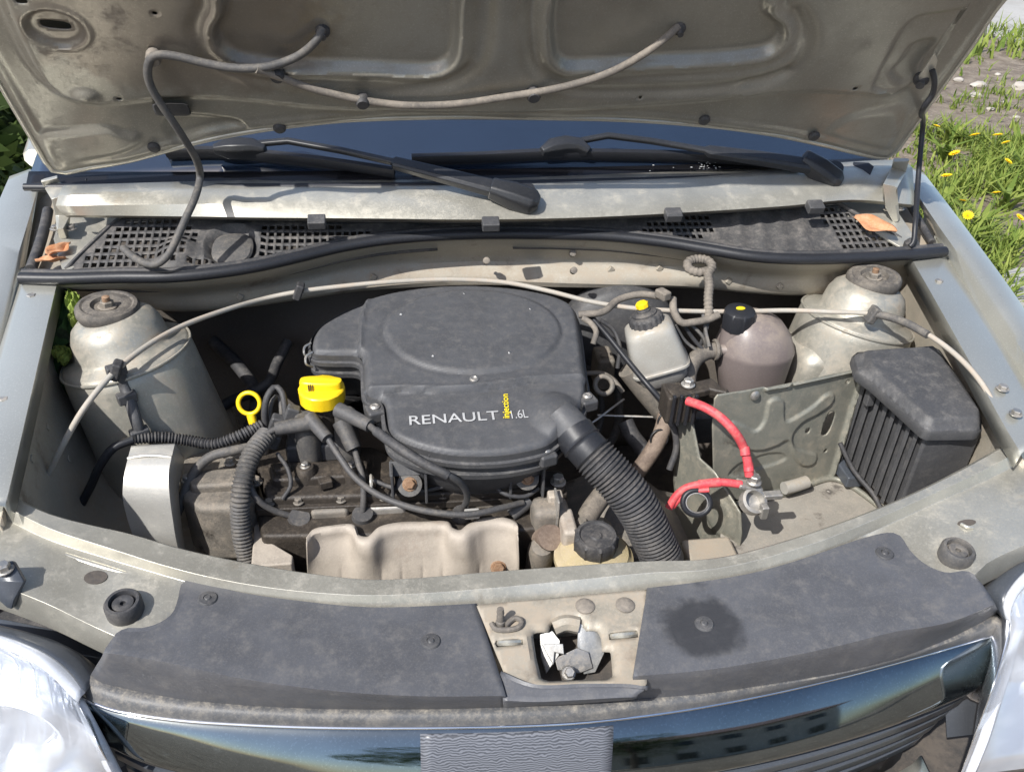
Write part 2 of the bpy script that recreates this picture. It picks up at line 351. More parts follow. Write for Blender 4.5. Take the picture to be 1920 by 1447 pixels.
def text(name, s, fr, pl, pr, h, m, parent, rot=0, ext=.0003, bold=0., lift=.0006, **k):
    """flat lettering between two photo points on a frame's plane"""
    cu = bpy.data.curves.new('t', 'FONT'); cu.body = s; cu.offset = bold; cu.extrude = 0.0; cu.size = 1
    t = bpy.data.objects.new('t', cu); COL.objects.link(t); bpy.context.view_layer.update()
    me = bpy.data.meshes.new_from_object(t.evaluated_get(bpy.context.evaluated_depsgraph_get()))
    V = np.array([v.co[:] for v in me.vertices]); F = [tuple(p.vertices) for p in me.polygons]
    bpy.data.objects.remove(t)
    V[:, 0] -= V[:, 0].min(); wd = V[:, 0].max(); V[:, 1] -= max(0, V[:, 1].min()); ht = V[:, 1].max()
    a, b = Vector(pl), Vector(pr); X = (b-a); wl = X.length; X.normalize(); Yv = fr.N.cross(X).normalized()
    return mk(name, [a+X*(v[0]/wd*wl)+Yv*(v[1]/ht*h)+fr.N*lift for v in V], F, m, parent, flat=True, **k)

from mathutils.bvhtree import BVHTree
BV = {}
def hit(px, py, ob, lift=0.):
    """where the ray through a photo point meets an object already built"""
    if ob.name not in BV:
        o = WLOC[ob.name]; BV[ob.name] = BVHTree.FromPolygons([v.co+o for v in ob.data.vertices], [tuple(p.vertices) for p in ob.data.polygons])
    d = ray(px, py).normalized(); p, n, _, _ = BV[ob.name].ray_cast(CAM, d)
    if p is None: return None, None
    if n.dot(d) > 0: n = -n
    return p+n*lift, n
# ================================================================== THE CAR: body, hood, glass, front
CAR = empty('car', (0, .6, 0), label='silver beige car with its hood propped open and dusty engine bay bare', cat='car')
LBL = lambda o, s: tag(o, label=s)

# ---- fenders (right of the picture is the car's left side)
def fender(side):
    S = 1 if side > 0 else 0
    if S:
        b = zs([(1700, 470, .99), (1712, 490, .985), (1800, 645, .965), (1888, 806, .935), (1915, 850, .925)])
        c = zs([(1750, 460, .992), (1766, 487, .987), (1856, 630, .968), (1935, 760, .942), (1965, 810, .932)])
        g = zs([(1752, 440, .985), (1776, 482, .98), (1868, 628, .96), (1948, 756, .935), (1978, 806, .925)])
        d = zs([(1700, 335, 1.03), (1760, 424, 1.01), (1846, 545, .985), (1912, 650, .968), (1985, 765, .948)])
        e = zs([(1702, 312, 1.038), (1772, 406, 1.018), (1861, 530, .992), (1928, 632, .974), (2003, 748, .953)])
    else:
        b = zs([(110, 515, .99), (104, 540, .985), (62, 720, .965), (20, 902, .935), (8, 950, .925)])
        c = zs([(58, 505, .992), (46, 535, .987), (0, 700, .968), (-60, 890, .942), (-80, 940, .932)])
        g = zs([(46, 500, .985), (34, 535, .98), (-14, 700, .96), (-74, 890, .935), (-94, 940, .925)])
        d = zs([(76, 333, 1.03), (48, 430, 1.01), (8, 560, .985), (-45, 700, .968), (-110, 830, .948)])
        e = zs([(57, 318, 1.038), (24, 400, 1.018), (-22, 520, .992), (-75, 640, .974), (-150, 780, .953)])
    s = side
    a = [p+Vector((-.002*s, 0, -.022)) for p in b]
    f = [p+Vector((.035*s, 0, -.012)) for p in e]; h = [p+Vector((.065*s, 0, -.10)) for p in e]; k = [p+Vector((.075*s, 0, -.45)) for p in e]
    n = 40
    R = [cr(x, n=n) for x in (a, b, c, g, d, e, f, h, k)]
    V, F = loft([[Vector(p) for p in r] for r in R], closed=False)
    o = mk('fender', V, F, 'paint_clean', CAR, ang=50, solid=.0012)
    LBL(o, 'silver beige front fender with bolted flange, '+('beside the fuse box' if S else 'beside the green cloth'))
    for p in (((1760, 530, .978), (1815, 618, .965), (1880, 728, .952), (1905, 775, .944)) if S else ((60, 558, .981), (8, 752, .958))):
        hexbolt('flange_bolt', Z(*p)+Vector((0, 0, -.001)), .006, .006, 'steel', o)
    return o
FR = fender(1); FL = fender(-1)
# ---- inner wings and the bay's dark shell
def wing(side):
    if side < 0:
        top = zs([(112, 505, .982), (104, 541, .962), (62, 722, .942), (19, 904, .913), (0, 985, .90)])
    else:
        top = zs([(1700, 455, .982), (1711, 491, .962), (1799, 647, .942), (1887, 807, .913), (1925, 870, .90)])
    s = side
    m1 = [p+Vector((-.01*s, 0, -.09)) for p in top]; m2 = [p+Vector((-.045*s, 0, -.19)) for p in top]
    m3 = [p+Vector((-.13*s, 0, -.235)) for p in top]; m4 = [p+Vector((-.20*s, 0, -.25)) for p in top]; m5 = [p+Vector((-.205*s, 0, -.46)) for p in top]
    o = rails('inner_wing', [top, m1, m2, m3, m4, m5], 40, 'bay_paint', CAR, cross=26)
    LBL(o, 'dusty beige inner wing panel of the engine bay, '+('under the fuse box' if s > 0 else 'under the green cloth'))
    return o
WR = wing(1); WL = wing(-1)
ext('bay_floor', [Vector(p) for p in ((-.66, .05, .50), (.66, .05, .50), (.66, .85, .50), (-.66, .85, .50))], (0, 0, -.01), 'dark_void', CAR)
fwf = Frame((0, .80, .50), (1, 0, 0), (0, .06, 1))
def fw_h(P): return .012*np.sin(P[:, 0]*17)*sm(.0, .1, P[:, 1]) + .02*sm(.24, .3, P[:, 1])
o = sheet('firewall', fwf, [(-.66, 0), (.66, 0), (.66, .5), (-.66, .5)], fw_h, .03, 'insulation', CAR); LBL(o, 'dark sound insulated firewall behind the engine')

# ---- plenum front panel under the seal
sealpx = [(38, 522), (120, 523), (220, 520), (320, 519), (400, 512), (480, 500), (560, 482), (640, 463), (720, 450), (820, 442), (920, 439), (1050, 440), (1150, 444), (1250, 455), (1330, 468), (1410, 481), (1500, 486), (1600, 484), (1700, 478), (1772, 472)]
SEAL = [Z(x, y, .995+.012*math.exp(-((x-950)/420)**2)) for x, y in sealpx]
r1 = [p+Vector((0, .004, -.006)) for p in SEAL]; r2 = [p+Vector((0, .012, -.02)) for p in SEAL]
lowpx = [(38, 548), (120, 556), (220, 568), (320, 582), (400, 580), (480, 572), (560, 560), (640, 548), (720, 540), (820, 534), (920, 532), (1050, 536), (1150, 537), (1250, 537), (1330, 540), (1410, 548), (1500, 552), (1600, 548), (1700, 540), (1772, 534)]
r5 = [Z(x, y, .912) for x, y in lowpx]
r3 = [Z(a[0], a[1]*.48+b[1]*.52, .945) for a, b in zip(sealpx, lowpx)]
r4 = [p*.25+q*.75+Vector((0, -.004, .004)) for p, q in zip(r3, r5)]
r6 = [p+Vector((0, .05, -.012)) for p in r5]
o = rails('plenum_panel', [r1, r2, r3, r4, r5, r6], 90, 'bay_paint', CAR, cross=20); LBL(o, 'dusty beige bulkhead panel below the black rubber seal')
PLEN = o
for px, py in ((910, 492), (1070, 478), (1072, 510)):
    lathe('stud', [(.003, 0), (.003, .010), (.0055, .010), (.0055, .02), (.003, .021)], Z(px, py, .957), 'dusty_hose', PLEN, ax=(0, -.8, .55), n=10)
for px, py in ((1145, 506), (1236, 503), (1366, 526), (1462, 536), (450, 556), (700, 520)):
    p, nn = hit(px, py, PLEN, .001)
    if p: box('weld_tab', p, (.010, .008, .010), 'bay_paint', PLEN, bevel=.002, M=Matrix.Rotation(.6, 3, 'Y'))
tube('cowl_seal', SEAL, .0085, 'rubber_clean', CAR, n=12, step=.012)
o = tube('seal_lip', [p+Vector((0, .012, .004)) for p in SEAL], .005, 'rubber', CAR, n=8, step=.012)

# ---- cowl grille (black plastic with square holes)
cgf = Frame(Z(905, 430, 1.012), (1, 0, 0), (0, 1, .33))
CGpx = [(118, 512), (150, 478), (190, 440), (222, 412), (240, 404), (300, 406), (420, 409), (575, 412), (750, 414), (910, 416), (1080, 412), (1250, 404), (1400, 394), (1520, 385), (1568, 380), (1600, 398), (1650, 425), (1695, 452), (1715, 474), (1600, 480), (1500, 482), (1410, 477), (1330, 464), (1250, 451), (1150, 440), (1050, 436), (920, 435), (820, 438), (720, 446), (640, 459), (560, 478), (480, 496), (400, 508), (320, 515), (220, 516)]
CG = cgf.uvs(CGpx)
def grille_mesh():
    pu, hu, pv, hv = .0112, .0078, .0150, .0100
    lo = CG.min(0); hi = CG.max(0); us = []; vs = []; x = lo[0]
    while x < hi[0]: us += [x, x+pu-hu]; x += pu
    y = lo[1]
    while y < hi[1]: vs += [y, y+pv-hv]; y += pv
    us = np.array(us); vs = np.array(vs)
    cu, cv = np.meshgrid((us[:-1]+us[1:])/2, (vs[:-1]+vs[1:])/2); C = np.stack([cu.ravel(), cv.ravel()], 1)
    s = sd_poly(C, CG); hreg = np.zeros(len(C), bool)
    for P in ([(140, 512), (236, 412), (350, 414), (372, 450), (330, 512)], [(492, 420), (695, 424), (690, 448), (600, 468), (485, 496)], [(360, 492), (420, 488), (480, 492), (400, 512), (320, 512)], [(1208, 410), (1335, 402), (1342, 440), (1290, 446), (1205, 438)], [(1532, 388), (1566, 384), (1690, 455), (1690, 470), (1590, 474)]):
        hreg |= sd_poly(C, cgf.uvs(P)) < 0
    hreg &= s < -.008
    a, b = np.meshgrid(np.arange(len(us)-1) % 2 == 1, np.arange(len(vs)-1) % 2 == 1)
    keep = (s < .001) & ~(hreg & a.ravel() & b.ravel())
    keep = keep.reshape(len(vs)-1, len(us)-1); nu = len(us)
    gu, gv = np.meshgrid(us, vs); G = np.stack([gu.ravel(), gv.ravel()], 1)
    cnt = np.zeros((len(vs), nu), int); sg = sd_poly(G, CG)
    for i in np.flatnonzero(sg > 0): G[i] = nearest_on(G[i], [CG])
    def hf(P):
        h = np.zeros(len(P))
        cuv = np.array(cgf.uv(436, 464)); d = np.sqrt(((P[:, 0]-cuv[0])/.040)**2+((P[:, 1]-cuv[1])/.045)**2); h += -.010*(1-sm(.75, 1.0, d))+.004*np.exp(-((d-1.08)/.12)**2)
        cuv = np.array(cgf.uv(335, 478)); d = np.sqrt(((P[:, 0]-cuv[0])/.036)**2+((P[:, 1]-cuv[1])/.05)**2); h += .012*(1-sm(.3, 1.0, d))
        for px in (1390, 1430, 1470, 1510): h += .004*np.exp(-((P[:, 0]-cgf.uv(px, 430)[0]-.2*P[:, 1])/.008)**2)*(P[:, 1] > -.15)
        return h+.003*np.sin(P[:, 0]*9)
    H = hf(G); V = np.array(cgf.O)+G[:, :1]*np.array(cgf.U)+G[:, 1:]*np.array(cgf.V)+H[:, None]*np.array(cgf.N)
    jj, ii = np.nonzero(keep); F = np.stack([jj*nu+ii, jj*nu+ii+1, (jj+1)*nu+ii+1, (jj+1)*nu+ii], 1)
    used = np.unique(F); rm = -np.ones(len(V), int); rm[used] = np.arange(len(used))
    return V[used], rm[F]
V, F = grille_mesh()
CGR = mk('cowl_grille', V.tolist(), F.tolist(), 'cowl_plastic', CAR, solid=.003, ang=40); LBL(CGR, 'dusty black plastic cowl grille with rows of small square holes')
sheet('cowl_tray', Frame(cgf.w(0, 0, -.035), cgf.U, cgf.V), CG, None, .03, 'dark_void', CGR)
tube('grille_rim', [cgf.at(x, y, .002) for x, y in CGpx[:19]], .0035, 'cowl_plastic', CGR, n=6, step=.012)
for px, py in ((594, 418), (920, 422), (1262, 405), (1528, 390)):
    c = Z(px, py-2, 1.047); box('clip', c, (.026, .020, .014), 'plastic', CGR, bevel=.002, M=Matrix.Rotation(.35, 3, 'X'))
V, F = loft([rring(cgf.at(436, 466, -.006+h), r, r*1.1, 28, 2.6, cgf.U, cgf.V) for r, h in ((.026, 0), (.030, .003), (.030, .008), (.026, .011), (.01, .012))])
mk('filler_cover', V, F, 'grey_rubber', CGR)

# ---- metal cowl and corner panels
back = zs([(110, 368, 1.071), (300, 362, 1.073), (500, 357, 1.073), (700, 354, 1.075), (900, 351, 1.075), (1100, 346, 1.075), (1300, 339, 1.073), (1480, 330, 1.071), (1650, 318, 1.070), (1710, 316, 1.065)])
mid = zs([(105, 386, 1.060), (300, 384, 1.062), (500, 382, 1.062), (700, 381, 1.063), (900, 380, 1.063), (1100, 375, 1.063), (1300, 368, 1.062), (1480, 358, 1.061), (1640, 346, 1.060), (1712, 346, 1.050)])
frn = zs([(120, 402, 1.045), (300, 404, 1.047), (500, 407, 1.047), (700, 409, 1.047), (900, 411, 1.047), (1100, 407, 1.047), (1300, 397, 1.047), (1480, 385, 1.046), (1600, 374, 1.045), (1714, 384, 1.035)])
lip = [p+Vector((0, .009, -.007)) for p in frn]; rear = [p+Vector((0, .03, .004)) for p in back]
o = rails('cowl_panel', [rear, back, mid, frn, lip], 60, 'paint', CAR, cross=0, ang=30); LBL(o, 'bare sunlit silver cowl panel below the windscreen')
for s, P in ((-1, [(118, 512, 1.0), (98, 440, 1.01), (112, 395, 1.02), (165, 372, 1.03), (245, 400, 1.02), (190, 442, 1.005)]), (1, [(1565, 383, 1.02), (1590, 345, 1.035), (1665, 360, 1.03), (1712, 430, 1.01), (1735, 470, 1.0), (1700, 462, 1.0)])):
    pts = zs(P); V, F = g_ext([p+Vector((0, 0, -.006)) for p in pts], (0, 0, -.004)); o = mk('hinge_plate', V, F, 'paint', CAR, bevel=.001)
    LBL(o, 'painted corner plate under the hood hinge '+('by the dry leaf' if s > 0 else 'by the grille with the washer hose'))

# ---- windscreen and wipers
wsf = Frame(Z(860, 352, 1.071), (1, 0, 0), (0, math.cos(math.radians(29)), math.sin(math.radians(29))))
def ws_h(P): return -.09*P[:, 0]**2
OUT = [(u, .10*u*u+.008) for u in np.linspace(-.655, .75, 24)]+[(.64, .80), (-.58, .80)]
WS = sheet('windscreen', wsf, OUT, ws_h, .03, 'glass', CAR, solid=.004); LBL(WS, 'dark windscreen glass reflecting blue sky')
sheet('frit_band', Frame(wsf.w(0, 0, .0015), wsf.U, wsf.V), [(u, .10*u*u-.004) for u in np.linspace(-.655, .75, 24)]+[(u, .10*u*u+.035) for u in np.linspace(.75, -.655, 24)], ws_h, .012, 'frit', WS, solid=.001)
tube('windscreen_trim', [wsf.w(u, .10*u*u+.002, .004-.09*u*u) for u in np.linspace(-.655, .75, 24)], .006, 'rubber_clean', WS, n=8, step=.02)
def wh(px, py, h):
    u, v = wsf.uv(px, py); return wsf.at(px, py, h-.09*u*u)
def bar(pts, wd, th, up):
    """flat bar along pts: widths and thicknesses per point"""
    P = [Vector(p) for p in pts]; R = []
    for i, p in enumerate(P):
        t = (P[min(i+1, len(P)-1)]-P[max(i-1, 0)]).normalized(); s = t.cross(up).normalized(); n = s.cross(t)
        w_, h_ = wd[i], th[i]; R.append([p+s*w_*a+n*h_*b for a, b in ((-1, -1), (1, -1), (1, .5), (.6, 1), (-.6, 1), (-1, .5))])
    return loft(R)
def wiper(arm, blade, clip, label):
    e = empty('wiper', wh(arm[0][0], arm[0][1], 0), CAR, label=label)
    pts = [wh(x, y, h) for x, y, h, *_ in arm]; V, F = bar(pts, [a[3] for a in arm], [a[4] for a in arm], wsf.N); mk('arm', V, F, 'wiper', e, bevel=.0015)
    b = [wh(x, y, h) for x, y, h in blade]; P = cr(b, n=24); up = wsf.N
    V, F = bar([Vector(p) for p in P], [.0055]*24, [.007]*24, up); mk('blade', V, F, 'rubber_clean', e)
    V, F = bar([Vector(p)-up*.011 for p in P], [.0012]*24, [.007]*24, up); mk('rubber_edge', V, F, 'rubber_clean', e)
    V, F = bar([wh(x, y, .024) for x, y in clip], [.006, .013, .014, .012, .006], [.006, .012, .013, .012, .006], up); mk('blade_clip', V, F, 'wiper', e, bevel=.002)
    q = arm[0]; c = wh(q[0], q[1], 0)
    lathe('pivot', [(.020, -.02), (.020, .01), (.016, .018), (.012, .03)], c+Vector((0, 0, -.004)), 'wiper', e, ax=wsf.N, n=20)
    k = [wh(x, y, h) for x, y, h, *_ in arm[:2]]; d = (k[1]-k[0]).normalized()
    V, F = bar([k[0]-d*.022, k[0]-d*.012, k[0]+d*.02, k[0]+d*.055], [.010, .018, .019, .015], [.008, .014, .015, .011], wsf.N); mk('pivot_cover', V, F, 'wiper', e, bevel=.003, seg=3)
    return e
wiper([(985, 372, .030, .014, .008), (925, 352, .034, .0135, .008), (840, 330, .036, .012, .007), (740, 305, .036, .010, .006), (735, 303, .036, .005, .004), (640, 282, .034, .005, .004), (540, 264, .03, .005, .004), (450, 272, .026, .005, .004)],
      [(311, 285, .016), (400, 283, .016), (500, 290, .016), (620, 304, .016), (740, 322, .016)], [(400, 279), (425, 277), (450, 276), (475, 276), (498, 280)], 'black windscreen wiper whose pivot stands at the cowl centre')
wiper([(1556, 330, .030, .014, .008), (1530, 312, .034, .0135, .008), (1420, 295, .036, .012, .007), (1330, 283, .036, .010, .006), (1320, 281, .036, .005, .004), (1220, 264, .036, .005, .004), (1140, 254, .034, .005, .004), (1065, 268, .026, .005, .004)],
      [(772, 297, .016), (900, 293, .016), (1020, 287, .016), (1150, 288, .016), (1300, 292, .016), (1500, 306, .016)], [(1015, 284), (1035, 276), (1060, 272), (1085, 274), (1105, 284)], 'black windscreen wiper with its pivot beside the dry leaf corner')

# ---- hood
HA = math.radians(60)
hf = Frame((0, .763, 1.086), (1, 0, 0), (0, -math.cos(HA), math.sin(HA)))
Hpx_bot = [(60, 292), (84, 332), (97, 345), (114, 347), (160, 336), (240, 318), (330, 290), (400, 270), (480, 253), (560, 240), (640, 230), (740, 224), (850, 221), (1000, 222), (1150, 226), (1250, 233), (1350, 244), (1450, 261), (1540, 283), (1600, 300), (1650, 313), (1672, 314), (1690, 302), (1702, 286)]
HO = np.vstack([hf.uvs(Hpx_bot), hf.uvs([(1760, 205), (1830, 112), (1905, 10)]), [(.735, .45), (.74, .6), (.70, .8), (.55, .90), (0, .95), (-.55, .9), (-.70, .8), (-.74, .6), (-.73, .40)], hf.uvs([(-60, 92), (0, 192)])])
crease = np.vstack([[(-.66, .50)], hf.uvs([(-30, -60), (20, 45), (45, 100), (75, 152), (110, 184), (160, 200), (230, 195), (300, 185), (400, 180), (500, 184), (620, 194), (740, 199), (880, 200), (1030, 197), (1150, 192), (1290, 182), (1400, 174), (1500, 170), (1600, 177), (1690, 180), (1722, 160), (1745, 115), (1790, 60), (1840, -10)]), [(.67, .5), (.64, .75), (.5, .84), (0, .88), (-.5, .84), (-.63, .75)]])
crease = cr(crease, n=150, closed=True)
def winpoly(px, uvtop): return cr(np.vstack([hf.uvs(px), uvtop]), n=90, closed=True)
win_l = winpoly([(862, 0), (860, 60), (852, 98), (830, 118), (790, 125), (700, 122), (600, 120), (510, 117), (440, 104), (405, 78), (398, 45), (415, 10)], [(-.36, .40), (-.30, .55), (-.2, .62), (-.12, .62), (-.08, .56), (-.073, .45)])
win_r = winpoly([(1030, 0), (1029, 60), (1036, 100), (1060, 116), (1110, 116), (1250, 108), (1380, 102), (1445, 92), (1468, 68), (1468, 40), (1440, 10)], [(.32, .40), (.26, .55), (.18, .62), (.10, .62), (.055, .56), (.048, .45)])
pock = cr(hf.uvs([(1634, 168), (1640, 145), (1665, 95), (1690, 50), (1715, 28), (1770, 20), (1822, 18), (1795, 70), (1760, 125), (1735, 160), (1690, 176)]), n=60, closed=True)
pock2 = cr(hf.uvs([(1668, 140), (1690, 115), (1712, 85), (1760, 78), (1750, 105), (1725, 150), (1690, 165)]), n=40, closed=True)
low1 = cr(hf.uvs([(300, 250), (305, 232), (330, 224), (400, 226), (450, 233), (472, 246), (400, 262), (330, 282)]), n=50, closed=True)
low2 = cr(hf.uvs([(66, 268), (120, 258), (200, 248), (228, 256), (262, 262), (270, 280), (240, 300), (160, 322), (108, 336)]), n=50, closed=True)
low3 = cr(hf.uvs([(1545, 262), (1580, 232), (1640, 215), (1700, 212), (1705, 240), (1690, 280), (1670, 300), (1620, 292)]), n=50, closed=True)
rib1 = cr(np.vstack([hf.uvs([(640, 160), (760, 158), (850, 140), (895, 105), (908, 60), (912, 0)]), [(-.045, .4), (-.05, .6)]]), n=50)
rib2 = cr(np.vstack([hf.uvs([(1470, 130), (1380, 148), (1200, 158), (1060, 150), (1005, 115), (992, 60), (990, 0)]), [(.02, .4), (.02, .6)]]), n=50)
rib3 = cr(hf.uvs([(1395, 152), (1440, 145), (1480, 125), (1505, 95), (1510, 55), (1490, 20)]), n=40)
def ell(P, px, py, ru, rv):
    c = hf.uv(px, py); return np.sqrt(((P[:, 0]-c[0])/ru)**2+((P[:, 1]-c[1])/rv)**2)
def hood_h(P):
    dc = sd_poly(P, crease); h = .017*(1-sm(-.007, .004, dc)) + .004*np.exp(-((dc-.006)/.005)**2)
    for wp in (win_l, win_r):
        d = sd_poly(P, wp); h += -.015*(1-sm(-.009, .001, d)) + .0030*np.exp(-((d-.004)/.004)**2) - .004*np.exp(-((d-.020)/.008)**2)
    d = sd_poly(P, pock); h += -.006*(1-sm(-.006, .001, d)); d = sd_poly(P, pock2); h += -.006*(1-sm(-.008, .002, d))
    d = sd_poly(P, low1); h += -.008*(1-sm(-.012, .0, d)); d = sd_poly(P, low2); h += .006*(1-sm(-.014, .0, d)); d = sd_poly(P, low3); h += .005*(1-sm(-.02, .0, d))
    for r in (rib1, rib2, rib3): h += -.006*np.exp(-(sd_line(P, r)/.010)**2)
    e = ell(P, 103, 54, .034, .027); h += -.006*(1-sm(.8, 1.05, e)) + .002*np.exp(-((e-1.1)/.1)**2)
    e = ell(P, 160, 178, .021, .014); h += .007*(1-sm(.2, 1., e))
    do = sd_poly(P, HO); h += .004*np.exp(-((do+.012)/.006)**2) - .004*(1-sm(-.02, -.008, do))*0
    return h + .0012*np.sin(P[:, 0]*21+P[:, 1]*9) - .05*P[:, 0]**2
def slot(px, py, a, b, ang=0, n=16):
    c = np.array(hf.uv(px, py)); q = np.linspace(0, 2*np.pi, n, endpoint=False)
    x, y = a*np.sign(np.cos(q))*abs(np.cos(q))**.6, b*np.sign(np.sin(q))*abs(np.sin(q))**.6
    return np.stack([c[0]+x*math.cos(ang)-y*math.sin(ang), c[1]+x*math.sin(ang)+y*math.cos(ang)], 1)
holes = [slot(103, 52, .0175, .0062, -.1), slot(937, 158, .0032, .0026), slot(1602, 163, .004, .0028), slot(224, 182, .004, .0026), slot(291, 17, .0032, .0028), slot(40, 2, .007, .004), slot(1198, 170, .0032, .0026)]
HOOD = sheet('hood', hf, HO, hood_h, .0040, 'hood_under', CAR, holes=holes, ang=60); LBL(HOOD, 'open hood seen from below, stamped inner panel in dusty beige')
def hat_(px, py): return hf.at(px, py, .01)
def hood_skin(P): return -.016-.05*P[:, 0]**2+.0*P[:, 1]
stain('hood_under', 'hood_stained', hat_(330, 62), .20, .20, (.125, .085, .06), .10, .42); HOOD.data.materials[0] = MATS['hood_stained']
c0 = HO.mean(0); sheet('outer_skin', hf, c0+(HO-c0)*1.004, hood_skin, .03, 'paint_clean', HOOD, solid=.001)
EDGE = [hf.w(u, v, -.002-.05*u*u) for u, v in HO]
tube('hem', EDGE, .0045, 'paint', HOOD, n=8, step=.02, closed=True)
def hat(px, py, h): 
    u, v = hf.uv(px, py); return hf.at(px, py, h-.05*u*u)
for px, py, r in ((524, 239, .009), (289, 275, .009), (1320, 224, .009), (1526, 254, .009)):
    lathe('hood_plug', [(r, 0), (r, .003), (r*.7, .006), (r*.3, .0065)], hat(px, py, .002), 'rubber', HOOD, ax=hf.N, n=16)
hoseA = [hat(605, 54, .006), hat(596, 72, .016), hat(575, 94, .020), hat(545, 112, .022), hat(500, 126, .032), hat(440, 128, .034), hat(385, 119, .032), hat(335, 107, .030), hat(300, 103, .030), hat(284, 108, .032), hat(277, 128, .036), hat(280, 155, .04), hat(297, 188, .045), hat(322, 225, .05)] + [hat(350, 268, .05), hat(369, 302, .05), hat(375, 332, .048)]+zs([(366, 370, 1.094), (347, 412, 1.072), (328, 455, 1.048), (312, 482, 1.03), (292, 496, 1.02), (262, 489, 1.018), (231, 466, 1.016)])
LBL(tube('washer_hose', hoseA, .0053, 'grey_rubber', HOOD, n=10), 'grey rubber washer hose looping down from hood to cowl grille')
hoseB = [hat(480, 130, .036), hat(520, 143, .03), hat(570, 162, .027), hat(630, 178, .027), hat(690, 190, .027), hat(760, 198, .028), hat(850, 196, .028), hat(950, 182, .028), hat(1050, 165, .028), (hat(1140, 138, .028)), hat(1205, 103, .024), hat(1245, 74, .018), hat(1272, 50, .006)]
LBL(tube('washer_hose', hoseB, .0052, 'dusty_hose', HOOD, n=10), 'pale dusty washer hose crossing the hood centre')
for px, py in ((288, 106), (680, 188), (1000, 176), (520, 138)):
    c = hat(px, py, .024); lathe('hose_clip', [(.0085, -.006), (.0095, -.003), (.0095, .007), (.0075, .010)], c, 'rubber' if px != 288 else 'dusty_hose', HOOD, ax=hf.N, n=12)
for px, py in ((605, 55), (1272, 50)):
    lathe('spray_nozzle', [(.009, 0), (.009, .006), (.005, .009), (.004, .016)], hat(px, py, .0), 'rubber', HOOD, ax=hf.N, n=14)
V, F = loft([rring(hat(322, 206, .004+h), .024*s, .012*s, 16, 5, hf.U, hf.V) for s, h in ((1, -.01), (1, .014), (.9, .018))]); mk('hood_bracket', V, F, 'rubber', HOOD)
# prop rod bracket on the hood
br = [hat(1752, 96, .022), hat(1757, 112, .024), hat(1745, 160, .024), hat(1726, 160, .024), hat(1722, 142, .024)]
ext('rod_bracket', br, hf.N*.003, 'paint', HOOD, bevel=.0008)
lathe('rod_grommet', [(.011, 0), (.011, .006), (.006, .012), (.006, .018)], hat(1728, 146, .018), 'rubber', HOOD, ax=hf.N+Vector((-.5, 0, 0)), n=14)
ROD = tube('prop_rod', [Z(1706, 462, 1.005), Z(1712, 456, 1.01), Z(1716, 420, 1.035), Z(1722, 330, 1.085), Z(1730, 240, 1.15), hat(1733, 200, .045), hat(1748, 178, .04), hat(1752, 150, .036), hat(1748, 132, .03)], .0042, 'rubber_clean', CAR, n=8); LBL(ROD, 'thin black prop rod holding the hood up')
lathe('rod_socket', [(.012, -.01), (.012, .006), (.007, .012)], Z(1708, 462, .998), 'rubber', ROD, n=14)
for s, P in ((-1, [hat(92, 335, -.004), hat(100, 350, .0), Z(112, 372, 1.06), Z(118, 405, 1.03), Z(116, 440, 1.012)]), (1, [hat(1690, 300, -.004), hat(1684, 322, 0), Z(1668, 352, 1.07), Z(1672, 382, 1.04), Z(1680, 402, 1.018)])):
    V, F = bar(P, [.004, .004, .0045, .006, .016], [.012, .012, .011, .010, .005], Vector((s, -.3, 0))); o = mk('hood_hinge', V, F, 'paint', CAR, bevel=.001)
    LBL(o, 'painted steel hood hinge '+('by the dry leaf corner' if s > 0 else 'beside the washer hose end'))
    for dx in (-.011, .011): hexbolt('hinge_bolt', P[4]+Vector((dx, .012, .004)), .006, .006, 'steel', o)
for pts in ([(165, 385, 1.03), (172, 350, 1.06), (160, 335, 1.075), (150, 360, 1.05)], [(1600, 350, 1.05), (1628, 340, 1.06), (1640, 312, 1.08), (1600, 310, 1.075)]):
    p = zs(pts); ext('corner_rubber', p, (0, .02, .0), 'rubber_clean', CAR, bevel=.002)

# ---- side gutters between hinge plate and fender
for s_, P, q in ((-1, [(40, 528, .985), (118, 520, .99), (108, 440, .998), (112, 392, 1.01), (92, 345, 1.02), (70, 360, 1.015)], 'beside the washer hose'), (1, [(1772, 478, .985), (1700, 474, .99), (1712, 425, 1.0), (1680, 372, 1.012), (1672, 330, 1.02), (1705, 335, 1.018)], 'at the prop rod foot')):
    o = ext('gutter_plate', [p+Vector((0, 0, -.012)) for p in zs(P)], (0, 0, -.004), 'bay_paint', CAR, bevel=.001); LBL(o, 'dirty narrow gutter plate '+q)
tube('gutter_seal', zs([(58, 505, .99), (74, 460, 1.0), (84, 425, 1.008), (90, 395, 1.015)]), .008, 'rubber', CAR, n=10)
tube('gutter_seal', zs([(1748, 455, .99), (1730, 425, 1.0), (1712, 395, 1.01), (1694, 362, 1.02)]), .006, 'rubber', CAR, n=10)

